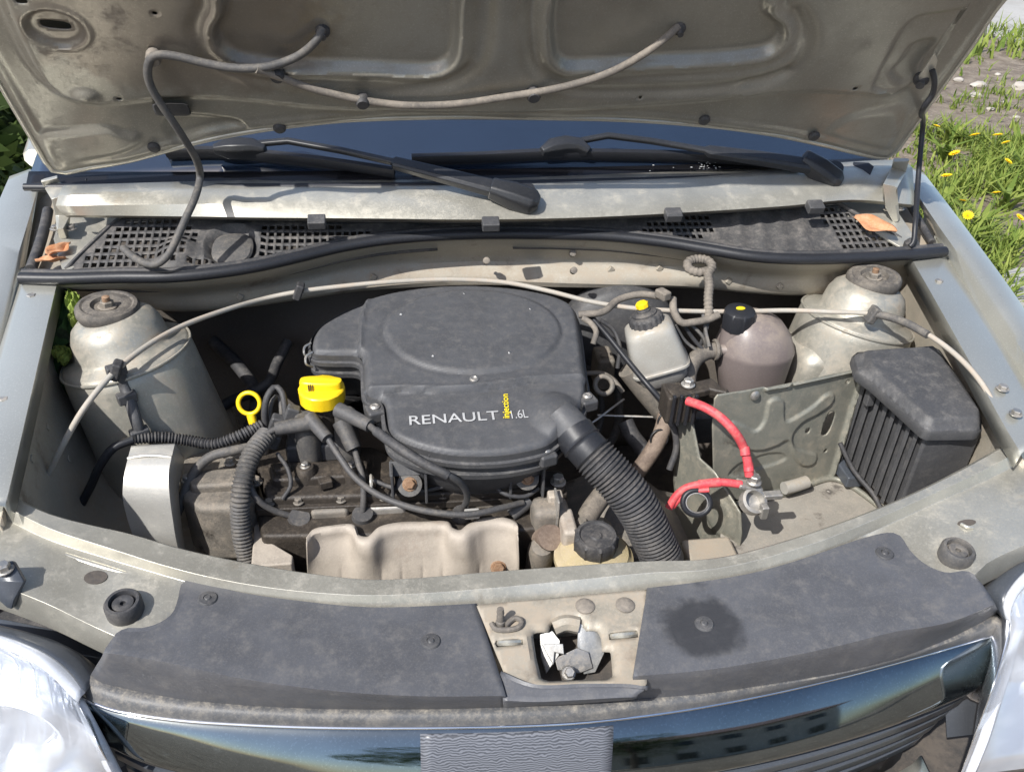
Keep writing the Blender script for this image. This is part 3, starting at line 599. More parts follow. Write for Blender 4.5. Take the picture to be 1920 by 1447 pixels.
# ---- the rest of the car behind and beside the bay
for s_ in (-1, 1):
    X = .80*s_
    o = rails('body_side', [[Vector((X*.965, y, 1.02)) for y in (.93, 1.6, 2.4, 3.2)], [Vector((X, y, .96)) for y in (.93, 1.6, 2.4, 3.2)], [Vector((X*1.03, y, .70)) for y in (.93, 1.6, 2.4, 3.2)], [Vector((X, y, .24)) for y in (.93, 1.6, 2.4, 3.2)]], 12, 'paint_clean', CAR, cross=10); LBL(o, 'silver beige car flank '+('over the grass' if s_ > 0 else 'by the dark bush'))
    V, F = loft([[Vector((X*.955, 1.02, 1.03)), Vector((X*.955, 3.0, 1.03))], [Vector((X*.80, 1.75, 1.44)), Vector((X*.80, 2.7, 1.44))]], closed=False); mk('side_window', V, F, 'glass', CAR, solid=.004)
    tube('windscreen_pillar', [Vector((.74*s_, .93, 1.06)), Vector((.70*s_, 1.3, 1.27)), Vector((.63*s_, 1.68, 1.46))], .028, 'paint_clean', CAR, n=10)
    W = empty('wheel', (.72*s_, .42, 0), CAR)
    lathe('tyre', [(.20, -.085), (.26, -.09), (.288, -.07), (.292, 0), (.288, .07), (.26, .09), (.20, .085)], (.71*s_, .42, .292), 'rubber', W, ax=(1, 0, 0), n=48)
    lathe('rim', [(.03, .078), (.12, .07), (.19, .088), (.20, .08)] if s_ > 0 else [(.20, -.08), (.19, -.088), (.12, -.07), (.03, -.078)], (.71*s_, .42, .292), 'silver', W, ax=(1, 0, 0), n=36)
rails('roof', [[Vector((x, y, 1.47+.03*(1-(x/.66)**2)-.02*max(0, y-2.2))) for x in (-.66, -.3, .3, .66)] for y in (1.66, 2.2, 2.7, 3.1)], 14, 'paint_clean', CAR)
# ================================================================== FRONT: slam panel, covers, latch, grille, headlights
def zc(x, zm, ze): t = abs((x-960)/960.); return zm+(ze-zm)*min(1.4, t)**1.6
A0 = [(-90, 872), (0, 921), (92, 966), (234, 1002), (366, 1038), (513, 1067), (600, 1080), (690, 1089), (780, 1086), (900, 1076), (1076, 1063), (1220, 1054), (1310, 1052), (1377, 1043), (1450, 1024), (1530, 999), (1630, 963), (1733, 919), (1843, 862), (1920, 816), (2010, 760)]
A1 = [(-90, 900), (0, 944), (92, 990), (200, 1026), (330, 1066), (440, 1091), (560, 1108), (690, 1116), (800, 1112), (930, 1102), (1076, 1088), (1220, 1074), (1320, 1069), (1400, 1055), (1470, 1036), (1550, 1010), (1660, 965), (1760, 920), (1850, 878), (1920, 840), (2010, 788)]
A2 = [(-90, 925), (0, 968), (92, 1012), (200, 1046), (330, 1084), (440, 1110), (560, 1128), (690, 1140), (800, 1138), (930, 1130), (1076, 1117), (1220, 1098), (1320, 1090), (1400, 1076), (1470, 1058), (1550, 1030), (1660, 985), (1760, 940), (1850, 900), (1920, 864), (2010, 814)]
rA = [Z(x, y, zc(x, .858, .905)) for x, y in A0]; rB = [Z(x, y, zc(x, .859, .905)) for x, y in A1]; rC = [Z(x, y, zc(x, .846, .892)) for x, y in A2]
rA0 = [p+Vector((0, .006, -.006)) for p in rA]; rA00 = [p+Vector((0, .006, -.035)) for p in rA]
rM = []; rD = []; rE = []
SIDEPX = {-90: (-90, 1068), 0: (0, 1097), 92: (88, 1131), 200: (195, 1182), 330: (285, 1215), 2010: (2010, 982), 1920: (1920, 1021), 1850: (1848, 1056), 1760: (1822, 1080), 1660: (1710, 1120)}
for (x, y), p in zip(A2, rC):
    if x in SIDEPX:
        q = Z(*SIDEPX[x], p.z-(.016 if x in (200, 330, 1660) else .004)); rD.append(q); rM.append(p*.5+q*.5+Vector((0, 0, .0))); rE.append(q+Vector((0, -.003, -.035)))
    else:
        rM.append(p+Vector((0, -.016, -.034))); rD.append(p+Vector((0, -.022, -.06))); rE.append(p+Vector((0, -.024, -.10)))
SLAM = rails('slam_panel', [rA00, rA0, rA, rB, rC, rM, rD, rE], 110, 'paint', CAR, cross=0); LBL(SLAM, 'silver beige front crossmember with rounded sunlit ridge')
m_ = SLAM.modifiers.new('b', 'BEVEL'); m_.width = .004; m_.segments = 3; m_.limit_method = 'ANGLE'; m_.angle_limit = math.radians(22)
def slz(px, py):
    """height of the slam panel's flat at a photo point"""
    return zc(px, .845, .889)-.002
# raised beads left of the slam panel
tube('bead', [Z(x, y, slz(x, y)+.0005) for x, y in ((6, 1000), (80, 1027), (160, 1054), (240, 1077), (284, 1090))], lambda f: .0045*math.sin(math.pi*min(.999, max(.001, f)))**.4, 'paint', SLAM, n=10)
# plastic covers
zt, zb = .850, .806
CREASE = [(196, 1222), (250, 1230), (330, 1244), (450, 1270), (560, 1286), (670, 1297), (800, 1303), (948, 1302)]
def cov(name, top, bot, xm, label, n=60):
    T = cr(top, n=n); B = cr(bot, n=n); R = []; NA, NB = 10, 9
    Cc = cr(CREASE, n=n) if xm == 1 else T*.2+B*.8
    for k in range(NA+NB):
        row = []
        for i in range(n):
            if k < NA: t = k/(NA-1); q = T[i]*(1-t)+Cc[i]*t; z0 = .0 if xm == 1 else .10; zf = z0*t if k else -.02
            else: t = (k-NA+1)/NB; q = Cc[i]*(1-t)+B[i]*t; z0 = .0 if xm == 1 else .10; zf = z0+(1-z0)*t**1.1
            row.append(Z(*q, zc(T[i][0], .852, .884)*(1-zf)+zc(B[i][0], .806, .826)*zf))
        R.append(row)
    R.append([p+Vector((0, .004, -.02)) for p in R[-1]]); R.insert(0, [p+Vector((0, .002, -.008)) for p in R[0]])
    V, F = loft(R, closed=False); o = mk(name, V, F, 'cover_plastic', CAR, ang=14 if xm == 1 else 30, solid=.0025); LBL(o, label); return o
COVL = cov('radiator_cover', [(218, 1189), (240, 1181), (266, 1181), (300, 1171), (325, 1153), (336, 1128), (346, 1093), (366, 1091), (440, 1112), (560, 1130), (690, 1142), (800, 1140), (894, 1135)],
           [(174, 1262), (190, 1274), (230, 1284), (280, 1295), (340, 1305), (400, 1312), (460, 1317), (530, 1321), (600, 1324), (680, 1325), (760, 1325), (850, 1324), (950, 1321)], 1, 'dusty black plastic cover on the crossmember, with the long curved edge beside the round stop')
COVR = cov('radiator_cover', [(1213, 1106), (1300, 1096), (1400, 1080), (1470, 1062), (1550, 1036), (1620, 1012), (1668, 1002), (1684, 1006), (1705, 1036), (1735, 1062), (1775, 1077), (1812, 1074), (1834, 1086)],
           [(1180, 1306), (1260, 1301), (1340, 1293), (1420, 1281), (1500, 1268), (1570, 1255), (1630, 1241), (1690, 1225), (1735, 1209), (1780, 1191), (1815, 1174), (1845, 1158), (1870, 1142)], 0, 'dusty black plastic cover on the crossmember, with a dark oil stain')
CB = cov('radiator_cover', [(938, 1262), (1000, 1285), (1100, 1284), (1182, 1285), (1215, 1290)], [(944, 1322), (1000, 1319), (1060, 1316), (1120, 1312), (1188, 1306)], 0, 'narrow black plastic strip in front of the hood latch', n=24)
for cv, P in ((COVL, ((390, 1125), (808, 1205))), (COVR, ((1320, 1172), (1658, 1040)))):
    for px, py in P:
        p, nn = hit(px, py, cv, .0012)
        lathe('push_clip', [(.0105, -.002), (.0105, .001), (.009, .003), (.0045, .0035), (.004, .0025), (.0025, .004)], p, 'plastic', cv, ax=nn, n=18)
p_, n_ = hit(1318, 1176, COVR); stain('cover_plastic', 'cover_stained', p_, .046, .040, (.034, .035, .039)); COVR.data.materials[0] = MATS['cover_stained']
# latch plate
def lz(py): return .852 if py < 1180 else .852-.010*(py-1180)/110
lpf = Frame(Z(1070, 1200, .852), (1, 0, 0), (0, 1, .09))
LP = lpf.uvs([(893, 1133), (1000, 1124), (1100, 1114), (1213, 1104), (1213, 1200), (1213, 1280), (1205, 1292), (1190, 1297), (1160, 1295), (1148, 1288), (1143, 1278), (1060, 1281), (985, 1288), (965, 1286), (950, 1272), (930, 1225), (910, 1175)])
hole = lpf.uvs([(1000, 1185), (1002, 1180), (1030, 1178), (1034, 1165), (1040, 1160), (1083, 1158), (1092, 1168), (1100, 1176), (1120, 1176), (1128, 1190), (1130, 1215), (1146, 1216), (1150, 1262), (1140, 1266), (1030, 1270), (1016, 1266), (1006, 1225)])
h2 = lpf.uvs([(928, 1200), (980, 1197), (981, 1208), (928, 1213)]); h3 = lpf.uvs([(1140, 1186), (1195, 1180), (1197, 1194), (1142, 1199)])
def lp_h(P):
    d = sd_poly(P, hole); return -.006*(1-sm(.0, .008, d)) + .0*P[:, 0]
LATCHP = sheet('latch_plate', lpf, LP, lp_h, .004, 'bay_paint', CAR, holes=[hole, h2, h3], solid=.002); LBL(LATCHP, 'dusty painted plate around the hood latch')
for px, py in ((1097, 1136), (1172, 1134)): lathe('push_clip', [(.0105, -.001), (.0105, .001), (.007, .0035), (.003, .004)], lpf.at(px, py, .0), 'dusty_hose', LATCHP, n=18)
V, F = g_tube([lpf.at(x, y, .003) for x, y in ((922, 1168), (928, 1178), (955, 1180), (974, 1174), (978, 1164), (966, 1158), (956, 1164), (948, 1172))], .003, 8, .003); mk('wire_spring', V, F, 'dusty_hose', LATCHP)
lathe('stud', [(.005, -.002), (.005, .006), (.0038, .007), (.0042, .012), (.0036, .014), (.0042, .018), (.0036, .021), (.0036, .023)], lpf.at(938, 1172, .0), 'dusty_hose', LATCHP, ax=(0, .1, 1), n=10)
for a, b in (((932, 1206), (978, 1203)), ((1145, 1193), (1193, 1188))):
    V, F = g_tube([lpf.at(a[0], a[1], -.006), lpf.at((a[0]+b[0])/2, (a[1]+b[1])/2, .002), lpf.at(b[0], b[1], -.005)], .0035, 8, .004); mk('slot_tab', V, F, 'paint', LATCHP)
# hood latch mechanism
LAT = empty('hood_latch', lpf.at(1075, 1240, -.05), CAR, label='bright steel hood latch mechanism in its square opening')
def plate(name, pts, th, m, d=None):
    p = [lpf.at(x, y, h) for x, y, h in pts]; n = (p[1]-p[0]).cross(p[2]-p[0]).normalized()
    if n.dot(FWD) > 0: n = -n
    return ext(name, p, -n*th, m, LAT, bevel=.0008)
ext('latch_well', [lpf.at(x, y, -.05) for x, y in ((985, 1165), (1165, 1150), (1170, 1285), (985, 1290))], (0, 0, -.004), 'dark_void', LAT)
plate('latch_body', [(1012, 1188, -.010), (1036, 1182, -.010), (1050, 1200, -.012), (1048, 1228, -.020), (1024, 1262, -.035), (1014, 1230, -.03)], .003, 'latch_metal')
plate('latch_cheek', [(1084, 1172, -.006), (1102, 1180, -.006), (1130, 1196, -.016), (1132, 1226, -.026), (1116, 1260, -.04), (1094, 1264, -.04), (1082, 1210, -.02)], .003, 'latch_metal')
plate('latch_pawl', [(1040, 1234, -.024), (1082, 1214, -.018), (1104, 1222, -.020), (1112, 1252, -.034), (1086, 1262, -.036), (1046, 1256, -.03)], .004, 'steel')
plate('latch_hook', [(1016, 1206, -.012), (1056, 1206, -.012), (1058, 1226, -.016), (1040, 1222, -.016), (1038, 1246, -.024), (1026, 1226, -.018)], .003, 'latch_metal')
V, F = g_tube([lpf.at(1038, 1176, -.010), lpf.at(1060, 1168, -.007), lpf.at(1085, 1172, -.008)], .009, 8, .004); mk('latch_spring_cover', V, F, 'bay_paint', LAT)
hexbolt('latch_bolt', lpf.at(1066, 1262, -.03), .0055, .010, 'steel', LAT, ax=(0, -.5, .86))
# bumper stops, holes, clips on the slam panel
def stop(px, py, m):
    c, nn = hit(px, py, SLAM, 0)
    V, F = g_lathe([(.017, -.004), (.0185, .001), (.0185, .014), (.0165, .017), (.0135, .017), (.0125, .010), (.011, .009), (.0105, .014), (.006, .015), (.003, .0135), (.003, .010)], c, (0, -.06, 1), 24)
    mk('bumper_stop', V, F, m, SLAM, ang=40)
stop(236, 1146, 'rubber'); stop(1789, 1046, 'grey_rubber')
for px, py, rx, ry in ((180, 1084, .0115, .0085), (1812, 982, .011, .005)):
    c, nn = hit(px, py, SLAM, .0024); a_, b_, _ = frame_of(nn); ux = (Vector((1, 0, 0))-nn*nn.x).normalized(); uy = nn.cross(ux)
    V, F = loft([rring(c, rx, ry, 20, 2, ux, uy), rring(c-nn*.0012, rx, ry, 20, 2, ux, uy)]); mk('panel_hole', V, F, 'dark_void', SLAM)
def slz(px, py):
    p, nn = hit(px, py, SLAM); return p.z if p else .885
for c in ((1814, 986),):
    tube('hole_tab', [Z(c[0]-12, c[1]-4, slz(*c)+.003), Z(c[0], c[1]+2, slz(*c)+.004), Z(c[0]+10, c[1]+3, slz(*c)+.003)], .002, 'paint', SLAM, n=6, step=.003)
V, F = bar([Z(-10, 1075, .90), Z(14, 1072, .905), Z(24, 1088, .90), Z(14, 1112, .885), Z(12, 1128, .87)], [.010, .012, .012, .011, .010], [.004]*5, Vector((0, -.6, .8))); mk('headlight_bracket', V, F, 'dark_trim', SLAM, bevel=.0015)
hexbolt('bracket_bolt', Z(8, 1068, .909), .007, .008, 'steel', SLAM)

# ---- grille: weather strip, glossy bar, opening with slats
GR = empty('grille', Z(900, 1400, .70), CAR, label='glossy black front grille bar with bright upper edge')
G0 = [(174, 1264), (230, 1286), (340, 1307), (460, 1319), (600, 1326), (760, 1327), (950, 1323), (1120, 1314), (1260, 1303), (1420, 1283), (1570, 1257), (1690, 1227), (1780, 1193), (1850, 1160), (1892, 1160)]
G1 = [(152, 1307), (215, 1330), (330, 1348), (460, 1357), (600, 1362), (760, 1363), (950, 1360), (1100, 1352), (1260, 1333), (1420, 1304), (1560, 1272), (1690, 1238), (1790, 1210), (1860, 1190), (1902, 1176)]
G2 = [(200, 1392), (270, 1425), (370, 1452), (480, 1472), (600, 1484), (760, 1488), (950, 1484), (1100, 1474), (1260, 1456), (1420, 1428), (1560, 1393), (1680, 1354), (1770, 1318), (1830, 1288), (1848, 1270)]
g0 = [Z(x, y, zc(x, .803, .822)) for x, y in G0]; g1 = [Z(x, y, zc(x, .792, .808)) for x, y in G1]
g05 = [p*.5+q*.5+Vector((0, -.002, .006)) for p, q in zip(g0, g1)]
g2 = [Z(x, y, zc(x, .735, .75)) for x, y in G2]; g15 = [p*.5+q*.5+Vector((0, -.006, .002)) for p, q in zip(g1, g2)]
g3 = [p+Vector((0, .03, -.006)) for p in g2]
o = rails('top_strip', [[p+Vector((0, .01, -.012)) for p in g0], g0, g05, g1], 70, 'strip', GR, cross=14, solid=.002)
BARR = [[p+Vector((0, .004, -.0005)) for p in g1], [p+Vector((0, -.002, -.001)) for p in g1], g15, g2, g3]
BARG = np.array([cr(r, n=90) for r in BARR]); BARG = np.array([cr(BARG[:, j], n=24) for j in range(90)]).transpose(1, 0, 2)
V, F = loft([[Vector(p) for p in r] for r in BARG], closed=False); mk('trim_bar', V, F, 'bar_gloss', GR, solid=.002, off=1 if False else -1., ang=60)
tube('chrome_edge', [p+Vector((0, -.001, .0005)) for p in g1], .0022, 'chrome', GR, n=8, step=.01)
PT = BARG[2:22, 30:48]; nv, nu = PT.shape[:2]  # thin sheet over the bar that carries a painted reflection
V = [Vector(PT[j, i])+Vector((0, -.0012, .0010)) for j in range(nv) for i in range(nu)]
F = [(j*nu+i, j*nu+i+1, (j+1)*nu+i+1, (j+1)*nu+i) for j in range(nv-1) for i in range(nu-1)]
LBL(mk('bar_reflection', V, F, 'painted_reflection', GR, solid=.0008), 'grey wavy reflection painted on the glossy grille bar')
back = [p+Vector((0, .09, -.02)) for p in g2]; backd = [p+Vector((0, .05, -.3)) for p in g2]
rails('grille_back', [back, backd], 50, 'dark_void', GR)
for k in range(4):
    a = [p+Vector((0, .012+.010*k, -.035-.042*k)) for p in g2]; b = [p+Vector((0, .045+.010*k, -.028-.042*k)) for p in g2]; c = [p+Vector((0, .014+.010*k, -.047-.042*k)) for p in g2]
    rails('grille_slat', [b, a, c], 50, 'dark_trim', GR, solid=.003)
low = [[p+Vector((0, dy, dz)) for p in g2] for dy, dz in ((.03, -.20), (-.01, -.21), (-.03, -.27), (-.02, -.45))]
o = rails('front_bumper', low, 50, 'paint_clean', CAR, cross=12); LBL(o, 'silver beige front bumper below the grille')

box('grille_backing', (0, .175, .55), (1.26, .006, .40), 'rubber_clean', GR, bevel=0)  # dark plate added to stand for the shade inside the grille opening
box('grille_floor', (0, .095, .47), (1.26, .15, .006), 'rubber_clean', GR, bevel=0)  # dark floor plate added, its colour stands for shade in the opening
# ---- headlights
def headlight(side):
    if side < 0:
        top = [(-170, 1135), (-60, 1150), (0, 1163), (50, 1176), (100, 1194), (145, 1222), (175, 1262)]          # gap edge at the slam panel
        rim = [(-170, 1165), (-60, 1180), (0, 1193), (45, 1208), (90, 1230), (130, 1262), (158, 1300)]
        lens = [(-170, 1190), (-60, 1200), (0, 1212), (40, 1227), (85, 1256), (120, 1290), (148, 1318)]
        mid = [(-170, 1330), (-60, 1340), (20, 1345), (80, 1352), (125, 1362), (160, 1372), (185, 1395)]
        bot = [(-170, 1560), (-60, 1560), (20, 1555), (90, 1545), (150, 1530), (200, 1510), (240, 1490)]
        zt, zr, zl, zm, zb = .868, .862, .858, .80, .66
    else:
        top = [(2090, 960), (2000, 1000), (1950, 1025), (1910, 1048), (1880, 1072), (1858, 1096), (1850, 1112)]
        rim = [(2090, 980), (2000, 1022), (1955, 1048), (1920, 1072), (1895, 1100), (1880, 1130), (1886, 1165)]
        lens = [(2090, 1000), (2000, 1040), (1960, 1066), (1930, 1092), (1908, 1118), (1896, 1146), (1898, 1178)]
        mid = [(2090, 1170), (2000, 1195), (1960, 1205), (1930, 1215), (1905, 1228), (1880, 1250), (1862, 1290)]
        bot = [(2090, 1420), (2000, 1430), (1960, 1435), (1920, 1440), (1880, 1445), (1840, 1450), (1800, 1455)]
        zt, zr, zl, zm, zb = .874, .868, .864, .80, .66
    s = side; e = empty('headlight', Z(*mid[3], .60), CAR, label='clear headlight with bright reflector '+('beside the slam panel corner with the bracket' if s < 0 else 'beside the oil stained black cover'))
    dz = [0, 0, 0, .004, .014, .030, .044] if s < 0 else [0, 0, 0, 0, .006, .018, .034]
    dn = lambda l, z: [Z(x, y, z-k) for (x, y), k in zip(l, dz)]
    T = dn(top, zt); RM = dn(rim, zr); L = dn(lens, zl); Mi = za(mid, zm); B = za(bot, zb)
    wellb = [p+Vector((0, .02, -.05)) for p in T]
    rails('gap_trim', [wellb, [p+Vector((0, 0, -.012)) for p in T], RM], 30, 'dark_trim', e, cross=10, solid=.002)
    rails('bezel', [RM, [p*.5+q*.5+Vector((0, -.001, .003)) for p, q in zip(RM, L)], L], 30, 'lamp_trim', e, cross=8, solid=.002)
    w7 = [1, 1, 1, .9, .7, .4, .0]; bulge = [p*.55+q*.45+Vector((-.004*s, -.018, .014))*k for p, q, k in zip(L, Mi, w7)]; bulge2 = [p*.5+q*.5+Vector((0, -.016, .006))*k for p, q, k in zip(Mi, B, w7)]
    rails('lens', [L, bulge, [p+Vector((0, -.012, .006))*k for p, k in zip(Mi, w7)], bulge2, B], 30, 'lens', e, cross=24, solid=.0)
    # reflector bowl behind the lens with vertical facets
    L2 = [p+Vector((0, .006, -.010))*k for p, k in zip(L, w7)]; M2 = [p+Vector((0, .040, -.020))*k for p, k in zip(Mi, w7)]; B2 = [p+Vector((0, .012, 0))*k for p, k in zip(B, w7)]
    q = [p*.5+r*.5+Vector((0, .020, -.012))*k for p, r, k in zip(L2, M2, w7)]; q2 = [p*.5+r*.5+Vector((0, .025, -.01))*k for p, r, k in zip(M2, B2, w7)]
    o = rails('reflector', [L2, q, M2, q2, B2], 48, 'reflector', e, cross=28, solid=.001)
    c = Mi[3]+Vector((-.05*s if s > 0 else .0, .01, -.03))
    V, F = g_lathe([(.012, .06), (.03, .05), (.052, .02), (.062, -.005), (.064, -.008), (.060, -.006), (.048, .018), (.028, .044)], c+Vector((.06*s, .01, -.02)), (0, 1, -.05), 28, cap0=False, cap1=False); mk('lamp_bowl', V, F, 'reflector', e)
    for k in range(7):
        f = .2+.09*k; i = f*6; j = int(i); u = i-j
        tp = [x[j]*(1-u)+x[min(j+1, 6)]*u for x in (L2, q, M2, q2)]
        tube('reflector_rib', [p+Vector((0, -.003, .002)) for p in tp], .0012, 'reflector', e, n=5, step=.012)
    lathe('bulb_cap', [(.001, -.012), (.012, -.010), (.014, 0), (.012, .02)], c+Vector((.06*s, .0, -.02)), 'lamp_trim', e, ax=(0, 1, 0), n=16)
    V, F = loft([[p+Vector((0, .06, -.08)) for p in T[:6]], [p+Vector((0, .06, -.02)) for p in B[:6]]], closed=False); mk('housing', V, F, 'dark_trim', e, solid=.002)
    # the vertical trim between lamp and grille
    if s > 0:
        a = zs([(1902, 1178, .81), (1884, 1240, .79), (1862, 1300, .765), (1836, 1380, .73), (1808, 1450, .70)]); b = zs([(1918, 1180, .812), (1900, 1250, .79), (1880, 1310, .765), (1858, 1380, .73), (1830, 1450, .70)])
    else:
        a = zs([(152, 1308, .81), (168, 1335, .80), (192, 1380, .78), (218, 1430, .75), (240, 1470, .72)]); b = zs([(140, 1312, .812), (152, 1340, .80), (176, 1388, .78), (200, 1440, .75), (222, 1475, .72)])
    rails('side_trim', [a, [p*.5+q*.5+Vector((0, -.004, .003)) for p, q in zip(a, b)], b], 20, 'lamp_trim', e, cross=6, solid=.002)
# special materials
def lens_mat():
    m = bpy.data.materials.new('lens'); m.use_nodes = True; t = m.node_tree; N = t.nodes; L = t.links; N.remove(N['Principled BSDF'])
    tr = N.new('ShaderNodeBsdfTransparent'); tr.inputs[0].default_value = (.93, .95, .97, 1); g = N.new('ShaderNodeBsdfGlossy'); g.inputs['Roughness'].default_value = .04
    df = N.new('ShaderNodeBsdfDiffuse'); df.inputs[0].default_value = (.70, .73, .79, 1)
    lw = N.new('ShaderNodeLayerWeight'); lw.inputs[0].default_value = .5; pw = N.new('ShaderNodeMath'); pw.operation = 'POWER'; pw.inputs[1].default_value = 4; L.new(lw.outputs['Facing'], pw.inputs[0]); fr = N.new('ShaderNodeMath'); fr.operation = 'MULTIPLY_ADD'; fr.inputs[1].default_value = .9; fr.inputs[2].default_value = .06; L.new(pw.outputs[0], fr.inputs[0]); mx = N.new('ShaderNodeMixShader'); mx2 = N.new('ShaderNodeMixShader')
    n = N.new('ShaderNodeTexNoise'); n.inputs['Scale'].default_value = 5; n.inputs['Detail'].default_value = 2; mr = N.new('ShaderNodeMapRange'); mr.inputs[1].default_value = .4; mr.inputs[2].default_value = .8; mr.inputs[3].default_value = .34; mr.inputs[4].default_value = .46
    L.new(n.outputs[0], mr.inputs[0]); L.new(mr.outputs[0], mx2.inputs[0]); L.new(tr.outputs[0], mx2.inputs[1]); L.new(df.outputs[0], mx2.inputs[2])
    L.new(fr.outputs[0], mx.inputs[0]); L.new(mx2.outputs[0], mx.inputs[1]); L.new(g.outputs[0], mx.inputs[2]); L.new(mx.outputs[0], N['Material Output'].inputs[0]); MATS['lens'] = m
lens_mat()
headlight(-1); headlight(1)
# ================================================================== ENGINE BAY CONTENTS
# ---- strut towers
def tower(side):
    s = side; c = Z(204, 588, .978) if s < 0 else Z(1636, 532, .968)
    prof = [(.036, .0), (.044, -.002), (.054, -.010), (.0605, -.024), (.063, -.046), (.066, -.051), (.082, -.055), (.086, -.060), (.0875, -.075), (.090, -.13), (.094, -.22), (.10, -.40)]
    V, F = g_lathe(prof, c, (.20*s, .10, 1), 56, mod=lambda q, h: 1+.10*max(0, math.cos(q-(.3 if s < 0 else math.pi-.3)))*sm(-.02, -.08, np.array(h)))
    o = mk('strut_tower', V, F, 'tower_paint', CAR, ang=60); LBL(o, 'domed strut tower '+('behind the expansion tank' if s > 0 else 'beside the green cloth'))
    ax = Vector((-.06*s, -.02, 1)).normalized()
    cap = lathe('mount_cap', [(.033, -.006), (.0385, -.003), (.041, .003), (.041, .011), (.038, .015), (.034, .016), (.031, .0145), (.027, .016), (.021, .016), (.018, .011), (.010, .010)], c, 'mount_rubber', o, ax=ax, n=36)
    hexbolt('strut_nut', c+ax*.010, .009, .010, 'cast', o, ax=ax); lathe('strut_stud', [(.005, 0), (.005, .008), (.003, .009)], c+ax*.018, 'rust', o, ax=ax, n=10)
    a, b, x = frame_of((.20*s, .10, 1))
    tube('seam', [c+x*-.0605+(a*math.cos(q)+b*math.sin(q))*.0868*(1+.10*max(0, math.cos(q-(.3 if s < 0 else math.pi-.3)))*.85) for q in np.linspace(0, 2*math.pi, 24, endpoint=False)], .0022, 'tower_paint', o, n=6, closed=True)
    return o
TL = tower(-1); TR = tower(1)
# boxed shoulder of the right tower towards the tank
c = Z(1565, 640, .885)
V, F = loft([rring(c+Vector((dx, dy, dz)), rx, ry, 36, 4) for dx, dy, dz, rx, ry in ((.01, .02, -.24, .085, .07), (.01, .015, -.06, .078, .062), (.008, .012, -.022, .072, .056), (.008, .012, -.012, .066, .052), (.006, .014, -.002, .052, .042), (.004, .016, .004, .03, .026))])
mk('tower_shoulder', V, F, 'tower_paint', TR, ang=50)
box('shoulder_tab', Z(1655, 612, .895), (.026, .05, .004), 'bay_paint', TR, M=Matrix.Rotation(.15, 3, 'Y'))
# plastic strap and clips on the left tower
STR = tube('cable_strap', zs([(222, 696, .945), (232, 720, .925), (245, 755, .905), (256, 790, .885), (264, 815, .865)]), .0075, 'plastic', CAR, n=6); LBL(STR, 'black plastic strap clipped down the strut tower')
for px, py, z in ((218, 693, .95), (238, 745, .912), (262, 812, .868)): box('strap_clip', Z(px, py, z), (.024, .014, .014), 'plastic', STR, M=Matrix.Rotation(.5, 3, 'Z'))
tube('strap_tail', zs([(262, 700, .93), (300, 702, .925), (330, 690, .92), (350, 655, .92), (352, 630, .925)]), .004, 'grey_rubber', STR, n=8)

# ---- air filter housing
N8 = math.radians(7)
aff = Frame(Z(890, 640, .938), (1, 0, 0), (0, math.cos(N8), math.sin(N8)))
LID = [(582, 652), (581, 625), (592, 604), (620, 585), (660, 566), (710, 549), (770, 537), (850, 530), (930, 532), (1000, 541), (1048, 553), (1076, 568), (1086, 590), (1092, 630), (1098, 680), (1104, 718), (1098, 745), (1088, 765), (1068, 790), (1045, 812), (1030, 824), (1000, 833), (950, 842), (900, 845), (850, 843), (800, 834), (760, 821), (732, 806), (724, 794), (720, 770), (717, 748), (712, 739), (694, 736), (684, 730), (681, 715), (680, 690), (679, 668), (674, 659), (662, 656), (630, 656), (600, 655), (586, 654)]
LIDUV = cr(aff.uvs(LID), n=220, closed=True)
OVAL = cr(aff.uvs([(722, 622), (735, 590), (775, 565), (840, 548), (905, 546), (970, 556), (1020, 577), (1046, 605), (1050, 630), (1030, 660), (985, 685), (920, 697), (860, 698), (800, 688), (750, 663)]), n=80, closed=True)
STEP = aff.uvs([(560, 735), (680, 728), (760, 726), (830, 727), (890, 724), (950, 716), (1000, 708), (1060, 705), (1130, 704)]); STEP = cr(STEP, n=60)
FRONT = np.vstack([STEP, aff.uvs([(1150, 900), (560, 900)])]); SIDE = np.vstack([aff.uvs([(540, 520), (705, 520), (690, 548), (676, 590), (672, 640), (673, 690), (676, 735), (540, 760)])])
SNK = aff.uv(1044, 768)
def lid_h(P):
    d0 = sd_poly(P, LIDUV); h = -.012*sm(-.012, 0., d0)**2
    d = sd_poly(P, OVAL); h += .0042*(1-sm(-.004, .003, d)) - .001*np.exp(-((d-.004)/.003)**2)
    d = sd_poly(P, FRONT); h += -.008*(1-sm(-.003, .001, d)) + .0015*np.exp(-((d-.004)/.0025)**2)
    d = sd_poly(P, SIDE); h += -.007*(1-sm(-.003, .001, d)) + .002*np.exp(-((d-.004)/.0025)**2)
    r = np.sqrt(((P[:, 0]-SNK[0])/.036)**2+((P[:, 1]-SNK[1])/.045)**2); h += .014*np.clip(1-r*r, 0, 1)
    return h
AF = sheet('air_filter_housing', aff, LIDUV, lid_h, .0030, 'lid_plastic', CAR, solid=.002, ang=40); LBL(AF, 'large black plastic air filter housing with white lettering')
def ring_at(off, h):
    c = LIDUV.mean(0); T = np.roll(LIDUV, -1, 0)-np.roll(LIDUV, 1, 0); T /= np.linalg.norm(T, axis=1)[:, None]; Nn = np.stack([T[:, 1], -T[:, 0]], 1)
    test = sd_poly(LIDUV+Nn*1e-3, LIDUV); sgn = np.where(test > 0, 1, -1)[:, None]
    Q = LIDUV+Nn*sgn*off
    for _ in range(3): Q = (np.roll(Q, 1, 0)+2*Q+np.roll(Q, -1, 0))/4
    return [aff.w(u, v, h) for u, v in Q]
